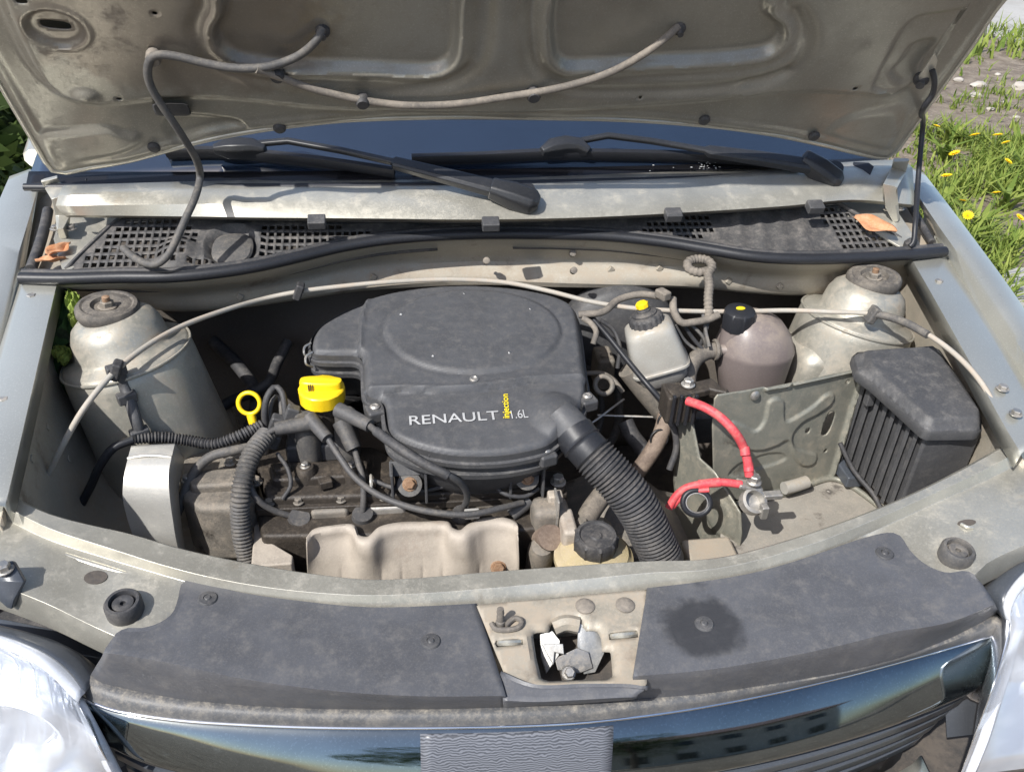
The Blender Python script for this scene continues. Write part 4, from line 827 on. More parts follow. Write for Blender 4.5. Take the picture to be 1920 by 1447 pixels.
V, F = loft([ring_at(-.0005, -.011), ring_at(.0, -.020), ring_at(.004, -.021), ring_at(.0045, -.027), ring_at(-.001, -.029), ring_at(-.002, -.040), ring_at(.003, -.041), ring_at(.003, -.048), ring_at(-.006, -.050), ring_at(-.016, -.085), ring_at(-.03, -.11)], cap0=False)
mk('lower_case', V, F, 'plastic', AF, ang=35)
# ears with screws
for px, py, h in ((703, 765, -.018), (1101, 745, -.012), (1024, 846, -.024)):
    c = aff.at(px, py, h); box('screw_ear', c+Vector((0, 0, -.008)), (.024, .026, .018), 'plastic', AF, M=Matrix.Rotation(.3, 3, 'Z'), bevel=.004)
    lathe('lid_screw', [(.0065, 0), (.0065, .002), (.004, .004), (.002, .003)], c+Vector((0, 0, .001)), 'steel', AF, n=14)
lathe('lid_screw', [(.0062, -.001), (.0062, .0015), (.004, .0025), (.002, .001)], aff.at(889, 711, .0), 'steel', AF, ax=aff.N, n=14)
for px, py in ((575, 655), (578, 672)):
    tube('spring_clip', [aff.at(px+8, py-12, -.012), aff.at(px-4, py-4, -.014), aff.at(px-4, py+10, -.022), aff.at(px+8, py+16, -.03)], .0018, 'steel', AF, n=6, step=.003)
for px, py in ((806, 858), (838, 854)):
    V, F = g_box(aff.at(px, py, -.028), (.004, .016, .022)); mk('case_rib', V, F, 'plastic', AF, bevel=.001)
# front mounting lugs with rusty bolts
for px, py in ((768, 908), (988, 896)):
    c = Z(px, py, .835); ax = Vector((0, -.72, .69))
    lathe('mount_bush', [(.012, -.03), (.0145, -.012), (.016, -.002), (.016, .001), (.011, .002)], c, 'grey_rubber', AF, ax=ax, n=22)
    hexbolt('mount_bolt', c+ax*.0015, .0068, .008, 'rust', AF, ax=ax)
    for dx in (-.022, .021): V, F = g_box(c+Vector((dx, .008, -.002)), (.0035, .034, .05)); mk('lug_plate', V, F, 'plastic', AF, bevel=.001)
    V, F = g_box(c+Vector((0, .014, .016)), (.05, .004, .02), Matrix.Rotation(-.7, 3, 'X')); mk('lug_bridge', V, F, 'plastic', AF, bevel=.001)
# lettering
lf = Frame(aff.w(0, 0, -.007), aff.U, aff.V)
LBL(text('lettering', 'RENAULT', lf, lf.at(768, 797), lf.at(937, 786.5), .0165, 'white_print', AF, bold=.005), 'white maker name printed on the housing')
LBL(text('lettering', 'injection', lf, lf.at(955, 784), lf.at(952, 739), .0080, 'yellow_print', AF, bold=.012), 'small yellow word running up the housing')
LBL(text('lettering', '1.6', lf, lf.at(960, 785), lf.at(981, 783.5), .0150, 'white_print', AF, bold=.0), 'thin white engine size on the housing')
LBL(text('lettering', 'L', lf, lf.at(982.5, 783.5), lf.at(991, 783), .0150, 'white_print', AF, bold=.0), 'thin white litre letter on the housing')
# ---- intake hose
ih = zs([(1042, 768, .918), (1068, 800, .905), (1092, 832, .893), (1120, 862, .880), (1150, 893, .864), (1178, 926, .845), (1203, 965, .818), (1222, 1005, .788), (1240, 1045, .755), (1252, 1085, .72)])
full = cr(ih, n=200); P = [Vector(p) for p in full]
IH = tube('intake_hose', P[52:172:3], .0245, 'rubber', CAR, n=24, step=.0009, corr=(.0053, .0038)); LBL(IH, 'ribbed black intake hose curving from the air filter housing')
tube('cuff', P[26:54:2], lambda f: .0268 if f < .45 else (.0285 if f < .55 else .0262), 'rubber_clean', IH, n=28, step=.002)
tube('snorkel', P[4:34:3], lambda f: .022+.0035*f, 'lid_plastic', AF, n=28, step=.003)
tube('cuff', P[166:182:2], lambda f: .0285 if .2 < f < .8 else .026, 'rubber', IH, n=28, step=.002)
tube('air_duct', P[178:200:2], .0235, 'plastic', IH, n=28, step=.003)

# ---- engine block pieces
ENG = empty('engine', Z(770, 950, .5), CAR, label='grimy engine top between the housing and the beige heat shield')
def blk(name, px, z, dz, m, bevel=.004, par=ENG, **k):
    p = za(px, z); return ext(name, p, (0, 0, dz), m, par, bevel=bevel, **k)
blk('valve_cover', [(474, 850), (560, 832), (700, 835), (760, 868), (1056, 880), (1060, 915), (900, 922), (500, 934)], .802, -.05, 'grime', .006)
blk('cover_flange', [(468, 934), (520, 928), (1062, 908), (1064, 926), (900, 938), (480, 956)], .790, -.012, 'grime', .002)
blk('cylinder_head', [(478, 950), (1062, 922), (1064, 985), (900, 1000), (490, 1005)], .776, -.16, 'grime', .006)
blk('cover_top', [(500, 866), (690, 860), (694, 890), (510, 900)], .815, -.02, 'grime', .005)
for px, py in ((572, 874), (660, 872)): lathe('cover_pillar', [(.015, -.05), (.015, -.006), (.011, 0), (.006, .001)], Z(px, py, .824), 'grime', ENG, n=18); hexbolt('cover_bolt', Z(px, py, .824), .005, .006, 'steel', ENG)
for px in (520, 610, 700, 800, 900, 1000): box('head_rib', Z(px, 950-(px-500)*.02, .768), (.014, .022, .05), 'grime', ENG, bevel=.003)
for px, py, z in ((480, 905, .80), (1010, 905, .80), (850, 915, .80)): hexbolt('cover_bolt', Z(px, py, z), .0065, .009, 'cast', ENG)
for px, py, sx in ((620, 965, .05), (720, 958, .06), (930, 945, .06)): box('casting_boss', Z(px, py, .772), (sx, .02, .03), 'alu' if px == 720 else 'cast', ENG, bevel=.006)
# small fittings right of the head
box('thermostat_body', Z(1030, 968, .78), (.05, .04, .05), 'cast', ENG, bevel=.012); lathe('thermostat_neck', [(.014, -.02), (.014, .02), (.017, .022), (.017, .03)], Z(1016, 1005, .76), 'brown_hose', ENG, ax=(.2, -.6, .5), n=18)
lathe('thermostat_neck', [(.018, -.05), (.018, .0), (.014, .01), (.006, .012)], Z(1015, 1030, .75), 'cast', ENG, ax=(0, -.3, .95), n=18)
V, F = g_box(Z(1042, 960, .795), (.003, .03, .06)); mk('lifting_eye', V, F, 'alu', ENG, bevel=.001)
hexbolt('head_bolt', Z(1046, 905, .80), .008, .012, 'alu', ENG)
# exhaust heat shield
top = [(576, 1008), (590, 992), (620, 986), (662, 984), (672, 1003), (690, 1006), (712, 988), (745, 980), (800, 978), (838, 978), (848, 990), (862, 994), (880, 982), (905, 972), (940, 970), (966, 980), (970, 1000)]
mid1 = [(576, 1030), (590, 1014), (620, 1006), (655, 1004), (676, 1030), (696, 1032), (722, 1012), (750, 1004), (800, 1002), (830, 1002), (846, 1018), (872, 1022), (892, 1008), (910, 998), (940, 996), (966, 1004), (971, 1020)]
mid2 = [(577, 1055), (592, 1050), (620, 1046), (655, 1046), (676, 1058), (698, 1058), (722, 1048), (750, 1044), (800, 1040), (830, 1040), (852, 1048), (876, 1050), (896, 1042), (912, 1036), (940, 1034), (966, 1038), (972, 1050)]
bt = [(580, 1090), (592, 1096), (620, 1100), (655, 1104), (676, 1108), (698, 1108), (722, 1108), (750, 1106), (800, 1102), (830, 1100), (852, 1098), (876, 1096), (896, 1092), (912, 1090), (940, 1086), (966, 1084), (972, 1082)]
def zz(l, z): return [Z(x, y, z) for x, y in l]
bk = [p+Vector((0, .02, -.03)) for p in zz(top, .785)]
RR = [bk, zz(top, .785), [p*.4+q*.6+Vector((0, -.0, .006)) for p, q in zip(zz(top, .785), zz(mid1, .775))], zz(mid1, .772), zz(mid2, .745), zz(bt, .700), [p+Vector((0, .01, -.06)) for p in zz(bt, .70)]]
RR = np.array([cr(r, n=240) for r in RR]); RR = np.array([cr(RR[:, j], n=40) for j in range(240)]).transpose(1, 0, 2)
RR[:, :, 1] -= .009*np.sin(np.pi*np.arange(40)/39)[:, None]**.8; RR[:, :, 2] += .005*np.sin(np.pi*np.clip(np.arange(40)/26, 0, 1))[:, None]
for xg in (640, 714, 753, 792, 830, 898):
    g = np.array(Z(xg, 1050, .745)); d = RR[:, :, 0]-g[0]; band = sm(17, 23, np.arange(40))*(1-sm(25, 32, np.arange(40)))
    RR[:, :, 1] += .0018*np.exp(-(d/.0030)**2)*band[:, None]
V, F = loft([[Vector(p) for p in r] for r in RR], closed=False); HS = mk('heat_shield', V, F, 'shield', CAR, solid=.0015, ang=60); LBL(HS, 'rusty speckled beige exhaust heat shield')
hexbolt('shield_bolt', Z(934, 1063, .732), .0075, .009, 'rust', HS, ax=(0, -.8, .5))
# ---- ignition coils and leads
COIL = empty('ignition_coil', Z(600, 800, .80), CAR, label='grey ignition coil pack with stubby boots under the yellow cap')
for px, py in ((575, 800), (648, 790)): lathe('coil_tower', [(.017, -.06), (.017, -.012), (.0145, -.002), (.0145, .016), (.011, .019)], Z(px, py, .86), 'grey_rubber', COIL, n=20)
box('coil_base', Z(600, 835, .815), (.09, .04, .03), 'plastic', COIL, bevel=.005)
def lead(pts, boots, label):
    e = tube('ignition_lead', zs(pts), .0043, 'lead_rubber', CAR, n=10); LBL(e, label)
    for a, b, r in boots:
        pa, pb = Z(*a), Z(*b); tube('boot', [pa, pa*.5+pb*.5, pb], lambda f, r=r: r*(1.06-.18*f), 'lead_rubber', e, n=14, step=.004)
    return e
lead([(520, 803, .872), (496, 815, .868), (474, 838, .862), (464, 868, .85), (466, 905, .835), (482, 935, .815), (510, 955, .795), (545, 967, .78)], [((588, 792, .874), (516, 804, .872), .0105), ((556, 985, .755), (562, 968, .782), .0155)], 'dusty grey ignition lead bowing down beside the ribbed wiring sleeve')
lead([(612, 818, .868), (636, 855, .852), (664, 893, .838), (705, 925, .826), (760, 948, .82), (820, 961, .815), (880, 964, .812), (940, 952, .808), (980, 942, .80)], [((580, 782, .88), (614, 822, .868), .0095), ((992, 936, .795), (958, 966, .78), .0100)], 'longest grey ignition lead, sweeping across the engine front')
lead([(664, 838, .845), (672, 868, .835), (680, 895, .825), (682, 930, .805), (680, 958, .785)], [((640, 790, .872), (664, 842, .845), .0120), ((680, 985, .758), (680, 962, .785), .0155)], 'short grey ignition lead dropping straight to the heat shield notch')
lead([(688, 794, .905), (720, 820, .908), (760, 848, .906), (800, 872, .898), (840, 890, .885), (866, 908, .86), (876, 930, .83), (868, 955, .79)], [((634, 768, .908), (694, 798, .905), .0098), ((862, 985, .757), (866, 960, .785), .0145)], 'thick braided ignition lead lying across the housing edge')
tube('lead_sleeve', zs([(705, 808, .907), (740, 834, .908), (790, 866, .90), (840, 891, .884)]), .0062, 'rubber', bpy.data.objects['ignition_lead.003'], n=10)
# ---- oil filler cap and dipstick
oc = Z(605, 748, .885)
OC = empty('oil_filler_cap', oc, CAR, label='bright yellow oil filler cap')
lathe('cap_skirt', [(.026, -.004), (.0305, 0), (.031, .018), (.0295, .020), (.026, .021)], oc, 'yellow', OC, n=40, mod=lambda q, h: 1+.012*math.cos(16*q))
V, F = loft([rring(oc+Vector((0, 0, .018+h)), .0285*s, .011*t, 28, 3, (1, -.12, 0), (.12, 1, 0)) for s, t, h in ((1, 1, 0), (1, 1, .010), (.97, .93, .013), (.8, .7, .0145))]); mk('cap_grip', V, F, 'yellow', OC, ang=50)
for k in range(3): box('grip_line', oc+Vector((-.016+.0028*k, -.0102, .026)), (.0007, .003, .009), 'plastic', OC, bevel=0)
lathe('filler_neck', [(.022, -.05), (.022, 0)], oc, 'grime', OC, n=24)
dr = Z(467, 756, .875); ux = RGT; uy = (UPV*.85+Vector((0, 0, .3))).normalized()
DS = tube('dipstick', [dr+ux*.0148*math.cos(q)+uy*.0148*math.sin(q) for q in np.linspace(0, 2*math.pi, 20, endpoint=False)], .0032, 'yellow', CAR, n=10, step=.003, closed=True); LBL(DS, 'yellow ring pull of the oil dipstick')
tube('dipstick_stem', [dr-uy*.016+ux*.002, dr-uy*.03+ux*.006, Z(488, 806, .84)], lambda f: .0062 if f < .6 else .005, 'yellow', DS, n=8, step=.004)
tube('dipstick_tube', zs([(489, 806, .842), (496, 830, .82), (500, 870, .78)]), .0045, 'cast', DS, n=8)
# connectors by the dipstick
WC = empty('wiring_connector', Z(520, 800, .82), CAR, label='cluster of dusty black wires and connectors beside the dipstick')
tube('wire', zs([(498, 800, .85), (496, 770, .875), (503, 740, .895), (517, 725, .90), (530, 738, .895), (534, 765, .88), (538, 795, .86)]), .0045, 'rubber', WC, n=8)
tube('wire', zs([(508, 800, .85), (506, 775, .865), (512, 750, .88), (522, 742, .882), (528, 770, .87), (525, 800, .85)]), .0035, 'grey_rubber', WC, n=8)
for px, py, z, d in ((520, 795, .86, .02), (512, 825, .845, .018), (548, 775, .875, .018)): box('plug', Z(px, py, z), (d, d*.8, d*1.3), 'plastic', WC, bevel=.003, M=Matrix.Rotation(.4, 3, 'Y'))
# ---- wiring sleeves and hoses at the left
LBL(tube('wiring_sleeve', zs([(252, 822, .866), (300, 820, .858), (350, 825, .848), (400, 832, .845), (440, 820, .85), (492, 796, .855)]), .0060, 'rubber', CAR, n=12, step=.0012, corr=(.0042, .0022)), 'thin ribbed wiring sleeve running from the strap to the dipstick')
LBL(tube('wiring_sleeve', zs([(500, 815, .862), (474, 848, .858), (458, 890, .845), (451, 930, .825), (450, 965, .80), (453, 1000, .775), (462, 1040, .745), (474, 1080, .72)]), .0105, 'grey_rubber', CAR, n=14, step=.0013, corr=(.0052, .0028)), 'thick ribbed wiring sleeve hanging down past the engine mount')
LBL(tube('vacuum_hose', zs([(470, 838, .845), (430, 846, .845), (395, 856, .84), (368, 880, .825), (350, 915, .805), (334, 955, .78), (318, 990, .755), (300, 1020, .73)]), .0068, 'grey_rubber', CAR, n=10), 'grey rubber hose bending down over the engine mount')
LBL(tube('wire_harness', zs([(250, 824, .864), (215, 838, .86), (190, 868, .84), (168, 915, .80), (140, 965, .76), (120, 990, .74)]), .0058, 'rubber_clean', CAR, n=10), 'black wire dropping from the strap into the shaded wing')
# ---- left engine mount: silver shield and bracket
L_ = zs([(246, 836, 0.865), (240, 858, 0.862), (233, 890, 0.852), (230, 930, 0.830), (238, 970, 0.800), (250, 1005, 0.775), (262, 1030, 0.750)])
R_ = zs([(328, 831, 0.868), (322, 856, 0.865), (316, 888, 0.855), (318, 930, 0.833), (324, 975, 0.803), (330, 1012, 0.775), (336, 1035, 0.750)])
EM = rails('engine_mount_shield', [[p+Vector((0, .012, -.03)) for p in L_], L_, [p*.5+q*.5+Vector((0, -.001, .001)) for p, q in zip(L_, R_)], R_, [p+Vector((.004, .012, -.035)) for p in R_]], 40, 'mount_alu', CAR, cross=0, solid=.0015); LBL(EM, 'bright silver shield over the engine mount')
tube('shield_crease', [a*(1-f)+b*f+Vector((0, -.001, .004*math.sin(f*math.pi))) for a, b in ((L_[1], R_[1]),) for f in (0, .25, .5, .75, 1)], .002, 'mount_alu', EM, n=6)
TC = blk('timing_cover', [(330, 862), (360, 842), (450, 838), (476, 860), (478, 935), (440, 952), (372, 950), (340, 930)], .806, -.10, 'cast', .012, par=CAR); LBL(TC, 'grey brown cast timing cover beside the silver shield')
blk('mount_arm', [(350, 880), (470, 872), (474, 905), (356, 912)], .818, -.03, 'cast', .006, par=TC)
MB_ = blk('mount_bracket', [(478, 960), (492, 952), (500, 1010), (550, 1040), (548, 1056), (470, 1062)], .762, -.1, 'shield', .003, par=CAR); LBL(MB_, 'dusty beige bracket plate behind the ribbed sleeve')
box('subframe_rail', Vector((-.40, .33, .60)), (.10, .5, .08), 'bay_paint', CAR, bevel=.01)
# ---- hood release cable
cb = zs([(62, 945, .80), (90, 890, .85), (120, 830, .895), (160, 762, .935), (215, 697, .955), (270, 652, .962), (340, 612, .96), (420, 582, .955), (500, 559, .948), (560, 547, .955), (640, 537, .958), (740, 528, .962), (850, 524, .962), (950, 530, .958), (1030, 546, .95), (1110, 566, .945), (1190, 578, .942), (1280, 583, .94), (1380, 584, .94), (1480, 582, .945), (1560, 585, .952), (1640, 589, .958), (1700, 606, .965), (1760, 640, .965), (1810, 682, .96), (1845, 725, .95), (1868, 770, .935), (1880, 810, .91)])
RC = tube('release_cable', cb, .0038, 'white_cable', CAR, n=8, step=.01); LBL(RC, 'long pale hood release cable looped around the bay')
for px, py, z in ((218, 694, .956), (560, 546, .957), (1636, 590, .958)):
    box('cable_clip', Z(px, py, z), (.012, .018, .026), 'rubber' if px < 1000 else 'grey_rubber', RC, bevel=.003, M=Matrix.Rotation(.4, 3, 'Y'))
tube('cable_sleeve', zs([(1635, 588, .96), (1665, 594, .963), (1700, 606, .966), (1740, 628, .967)]), .0058, 'grey_rubber', RC, n=10)

# ================================================================== right hand side of the bay
# ---- brake booster, brake fluid reservoir
bo = Z(1165, 640, .84); BB = lathe('brake_booster', [(.02, -.03), (.06, -.028), (.098, -.012), (.105, .0), (.105, .03), (.09, .05)], bo+Vector((.01, .05, -.03)), 'plastic', CAR, ax=(0, 1, .0), n=44); LBL(BB, 'round black brake booster in shadow behind the reservoir')
ax = (Z(1213, 600, .945)-Z(1238, 690, .868)).normalized()
BT = Z(1213, 605, .942); BBt = Z(1238, 688, .868); ux = (R0-ax*R0.dot(ax)).normalized(); uy = ax.cross(ux)
BR = []
for f, rx, ry, e in ((-.02, .020, .020, 2.2), (.02, .030, .028, 2.8), (.07, .0345, .031, 3.6), (.20, .0365, .033, 4.5), (.50, .0395, .036, 5), (.80, .0425, .039, 5), (.86, .043, .0395, 5), (.875, .0445, .041, 5), (.915, .0445, .041, 5), (.93, .042, .039, 5)):
    BR.append(rring(BT*(1-f)+BBt*f, rx, ry, 40, e, ux, uy))
V, F = loft(BR); BRES = mk('brake_fluid_reservoir', V, F, 'milky', CAR, ang=50); LBL(BRES, 'translucent white brake fluid reservoir with black cap')
V, F = loft([rring(BT*(1-f)+BBt*f, rx, ry, 40, 5, ux, uy) for f, rx, ry in ((.92, .040, .037), (1.12, .037, .034), (1.26, .028, .027))]); mk('reservoir_base', V, F, 'milky_clean', BRES)
lathe('reservoir_cap', [(.0225, -.014), (.0250, -.012), (.0250, .004), (.0225, .007), (.0185, .008), (.0185, .011), (.014, .013), (.0105, .014)], BT+ax*.006, 'rubber', BRES, ax=ax, n=120, mod=lambda q, h: 1+(.03*math.cos(18*q) if h < .007 else 0))
lathe('level_sensor', [(.0105, .0), (.0105, .004), (.009, .005), (.0085, .010)], BT+ax*.018, 'rubber', BRES, ax=ax, n=18)
lathe('sensor_tip', [(.0095, 0), (.0095, .006), (.007, .008), (.003, .0075)], BT+ax*.026, 'yellow', BRES, ax=ax, n=8)
mc = tube('master_cylinder', zs([(1180, 690, .87), (1215, 735, .83), (1245, 770, .80)]), .019, 'cast', CAR, n=20); LBL(mc, 'dusty cast master cylinder under the brake fluid reservoir')
box('sensor_plug', Z(1243, 552, .965), (.016, .022, .014), 'dusty_hose', BRES, bevel=.003, M=Matrix.Rotation(.5, 3, 'Z'))
# ---- expansion tank
tcx = Z(1414, 652, .878)
def tk(dx, dy, dz, rx, ry, e=2.3): return rring(tcx+Vector((dx, dy, dz)), rx, ry, 44, e)
V, F = loft([tk(.006, 0, -.10, .040, .040, 2.6), tk(.004, 0, -.06, .050, .048, 2.5), tk(0, 0, -.025, .057, .054, 2.3), tk(.0, 0, .0, .0595, .056, 2.2), tk(.0, 0, .004, .0600, .0565, 2.2), tk(0, 0, .008, .059, .0555, 2.2), tk(-.002, .002, .028, .053, .049, 2.2), tk(-.005, .003, .045, .042, .039, 2.2), tk(-.010, .004, .056, .026, .025, 2.1), tk(-.012, .004, .060, .010, .010, 2)])
ET = mk('expansion_tank', V, F, 'tank', CAR, ang=70); LBL(ET, 'rounded murky pinkish coolant expansion tank')
ec = tcx+Vector((-.036, -.002, .047)); lathe('tank_cap', [(.020, -.010), (.0235, -.006), (.0238, .016), (.0225, .022), (.018, .025), (.008, .0255)], ec, 'rubber_clean', ET, n=128, ax=(-.04, -.06, 1), mod=lambda q, h: 1+(.05*max(0, math.cos(8*q))**8 if h < .02 else 0))
lathe('tank_neck', [(.024, -.05), (.022, -.012), (.021, 0)], ec, 'tank', ET, n=24)
V, F = loft([rring(ec+Vector((-.001, -.0015, .026+h)), .007*s, .0045*s, 14, 2.2) for s, h in ((1, 0), (1, .001), (.9, .0014))]); mk('cap_mark', V, F, 'yellow_print', ET)
tube('tank_spout', zs([(1378, 658, .888), (1362, 656, .886), (1345, 656, .884)]), .0085, 'tank', ET, n=16)
CH = tube('coolant_hose', zs([(1348, 656, .884), (1325, 660, .882), (1303, 674, .876), (1291, 700, .862), (1289, 730, .845), (1286, 760, .82)]), .0125, 'dusty_hose', CAR, n=18); LBL(CH, 'dusty rubber coolant hose bending down from the expansion tank')
tube('hose_clamp', [Z(1341, 656, .884)+Vector((0, .0145*math.cos(q), .0145*math.sin(q))) for q in np.linspace(0, 2*math.pi, 14, endpoint=False)], .003, 'dusty_hose', CH, n=6, step=.004, closed=True)
for k, pts in enumerate(([(1250, 768, .81), (1244, 800, .79), (1232, 830, .77), (1212, 862, .745), (1190, 890, .72)], [(1172, 790, .78), (1184, 815, .765), (1202, 838, .75), (1216, 858, .74)])):
    LBL(tube('coolant_hose', zs(pts), .0128 if k == 0 else .013, 'brown_hose' if k == 0 else 'rubber', CAR, n=16), ('brown dusty coolant hose sloping down beside the ribbed intake hose', 'black coolant hose joining the brown one beside the intake hose')[k])
LBL(tube('coolant_hose', zs([(1150, 905, .78), (1128, 930, .775), (1108, 958, .77), (1094, 985, .765)]), .0145, 'dusty_hose', CAR, n=18), 'grey coolant hose running into the power steering reservoir')
# pipes and rods
LBL(tube('brake_pipe', zs([(1085, 590, .94), (1130, 585, .945), (1160, 562, .95), (1200, 552, .955), (1240, 556, .958)]), .0055, 'dusty_hose', CAR, n=10), 'dusty hose arching behind the brake fluid reservoir')
LBL(tube('wiper_link_rod', zs([(1105, 590, .935), (1140, 630, .92), (1180, 680, .90), (1215, 722, .885), (1240, 750, .87)]), .0042, 'rubber_clean', CAR, n=8), 'thin black rod slanting in front of the brake fluid reservoir')
LBL(tube('wire_harness', zs([(1262, 560, .955), (1264, 585, .945), (1278, 605, .935), (1300, 604, .935), (1330, 598, .935), (1348, 590, .94)]), .0058, 'dusty_hose', CAR, n=10), 'dusty wire looping between reservoir and tank')
for k, pts in enumerate(([(1266, 610, .925), (1285, 640, .90), (1310, 660, .885)], [(1280, 606, .93), (1300, 635, .905), (1318, 655, .89)], [(1290, 604, .93), (1318, 632, .91), (1325, 660, .885)], [(1330, 585, .94), (1325, 615, .92), (1312, 650, .89)], [(1318, 590, .935), (1324, 625, .915), (1330, 650, .9)])):
    LBL(tube('wire', zs(pts), .003, 'rubber' if k % 2 else 'grey_rubber', CAR, n=6), 'thin wires bunched between reservoir and expansion tank')
LBL(tube('brake_line', zs([(1170, 748, .82), (1130, 778, .81), (1100, 800, .80)]), .0018, 'steel', CAR, n=6), 'thin metal line right of the housing')
LBL(tube('brake_line', zs([(1120, 778, .79), (1180, 780, .79), (1240, 782, .79)]), .0018, 'steel', CAR, n=6), 'thin metal line below the other beside the housing')
rg = Z(1132, 722, .86); LBL(tube('lifting_ring', [rg+R0*.013*math.cos(q)+UPV*.013*math.sin(q) for q in np.linspace(0, 2*math.pi, 16, endpoint=False)], .004, 'cast', CAR, n=8, step=.004, closed=True), 'dark metal ring just right of the housing')
# braided strap loop on the bulkhead
LBL(tube('braided_hose', zs([(1330, 600, .93), (1328, 560, .955), (1330, 535, .968), (1328, 515, .975), (1335, 498, .982), (1325, 488, .985), (1305, 486, .985), (1290, 492, .983), (1292, 504, .978), (1310, 511, .975), (1326, 508, .975)]), .0062, 'dusty_hose', CAR, n=10, step=.0016, corr=(.006, .0014)), 'dusty braided hose ending in a loop on the bulkhead')
# ---- fuse box
FB = empty('fuse_box', Z(1730, 800, .80), CAR, label='black fuse box with sloping lid in the bay corner')
lidp = [(1604, 655), (1612, 648), (1690, 642), (1756, 638), (1768, 644), (1800, 690), (1838, 745), (1848, 775), (1846, 792), (1838, 796), (1750, 797), (1738, 792), (1690, 748), (1640, 704), (1612, 685)]
fbf = Frame(Z(1730, 720, .930), (1, 0, 0), (0, 1, .10))
LU = lin(fbf.uvs(lidp), 160)
inner = cr(fbf.uvs([(1626, 657), (1690, 652), (1750, 648), (1790, 695), (1834, 760), (1834, 780), (1755, 784), (1742, 778), (1690, 730), (1645, 688)]), n=100, closed=True); inner = lin(fbf.uvs([(1624, 656), (1752, 647), (1836, 766), (1836, 783), (1752, 786), (1738, 780), (1636, 690)]), 120)
def fl_h(P): return -.009*sm(-.002, .006, sd_poly(P, inner)) - .004*sm(-.006, 0, sd_poly(P, LU))
sheet('fuse_box_lid', fbf, LU, fl_h, .003, 'plastic', FB, solid=.002, ang=60)
c = LU.mean(0)
V, F = loft([[fbf.w(*(c+(p-c)*s), h) for p in LU] for s, h in ((1, -.012), (1.01, -.014), (1.01, -.026), (.985, -.028))], cap0=False, cap1=False); mk('lid_skirt', V, F, 'plastic', FB)
bodyp = [(1604, 680)]
n = 9; pa, pb = np.array((1612., 700.)), np.array((1742., 815.))
for i in range(n):
    a = pa+(pb-pa)*(i/n); b = pa+(pb-pa)*((i+.5)/n); bodyp += [tuple(a), tuple(a+(4, -7)), tuple(b+(4, -7)), tuple(b)]
bodyp += [(1742, 812), (1790, 812), (1842, 806), (1838, 760), (1760, 650), (1620, 660)]
V, F = loft([[Z(x, y, .90) for x, y in bodyp], [Z(x, y, .90)+Vector((-.0, .0, -.15)) for x, y in bodyp]]); mk('fuse_box_body', V, F, 'plastic', FB, ang=20, bevel=.0015)
box('side_catch', Z(1632, 742, .885), (.012, .012, .03), 'plastic', FB)
# ---- battery tray, back plate, side bracket
tray = blk('battery_tray', [(1372, 1075), (1350, 1000), (1400, 950), (1560, 897), (1585, 905), (1665, 960), (1720, 1000), (1600, 1060), (1480, 1100)], .722, -.006, 'tray', .003, par=CAR); LBL(tray, 'empty sunlit battery tray with dark shadows')
tube('tray_rim', [Z(x, y, .726) for x, y in ((1380, 945), (1470, 926), (1560, 897), (1588, 906), (1665, 962), (1690, 985))], .0045, 'plate_paint', tray, n=8)
b1, b2 = Z(1558, 893, .726), Z(1400, 935, .726); dirp = (b1-b2).normalized()
bpf = Frame(b2, dirp, (0, .10, 1))
if bpf.N.dot(FWD) > 0: bpf = Frame(b2, -dirp, (0, .10, 1))
BPpx = [(1340, 748), (1346, 740), (1360, 738), (1400, 732), (1500, 712), (1606, 690), (1620, 694), (1622, 704), (1600, 760), (1580, 830), (1560, 896), (1480, 920), (1400, 938), (1352, 936), (1338, 890), (1336, 800)]
BP = bpf.uvs(BPpx)
def zp(l): return [(1220+x/2.73, 560+y/2.73) for x, y in l]
EMB = cr(bpf.uvs(zp([(410, 625), (470, 640), (535, 668), (572, 625), (585, 570), (598, 522), (640, 500), (682, 525), (684, 580), (692, 618), (750, 592), (830, 540), (890, 486), (925, 476), (942, 495), (920, 540), (850, 592), (770, 636), (728, 690), (738, 752), (800, 776), (852, 795), (835, 842), (775, 858), (722, 800), (690, 725), (640, 752), (545, 778), (480, 770), (400, 730)])), n=160, closed=True)
EMB2 = cr(bpf.uvs(zp([(395, 905), (440, 850), (520, 815), (600, 790), (680, 790), (700, 820), (640, 850), (540, 880), (470, 910)])), n=60, closed=True)
def bp_h(P):
    h = .0040*(1-sm(-.0035, .0, sd_poly(P, EMB))) - .0030*(1-sm(-.0035, 0., sd_poly(P, EMB2)))
    h += .006*np.exp(-((sd_poly(P, BP)+.003)/.003)**2)*(P[:, 0]*(1 if bpf.U.x > 0 else -1) > .0)
    return h
def bslot(px, py, a, b): 
    c = np.array(bpf.uv(px, py)); q = np.linspace(0, 2*np.pi, 12, endpoint=False); return np.stack([c[0]+a*np.cos(q), c[1]+b*np.sin(q)], 1)
BPL = sheet('battery_bracket', bpf, BP, bp_h, .0022, 'plate_paint', CAR, holes=[bslot(1515, 807, .004, .005), bslot(1480, 722, .0035, .004), bslot(1548, 845, .0028, .003), bslot(1590, 716, .0028, .003), cr(bpf.uvs([(1556, 772), (1566, 774), (1550, 815), (1540, 816)]), n=16, closed=True)], solid=.002, ang=70); LBL(BPL, 'olive painted battery back plate with stamped ribs')
lathe('plate_stud', [(.007, 0), (.007, .002), (.004, .004)], bpf.at(1415, 741, .002), 'steel', BPL, ax=bpf.N, n=14)
tube('plate_edge', [bpf.at(x, y, .001) for x, y in ((1618, 694), (1600, 760), (1580, 830), (1560, 894))], .004, 'plate_paint', BPL, n=8)
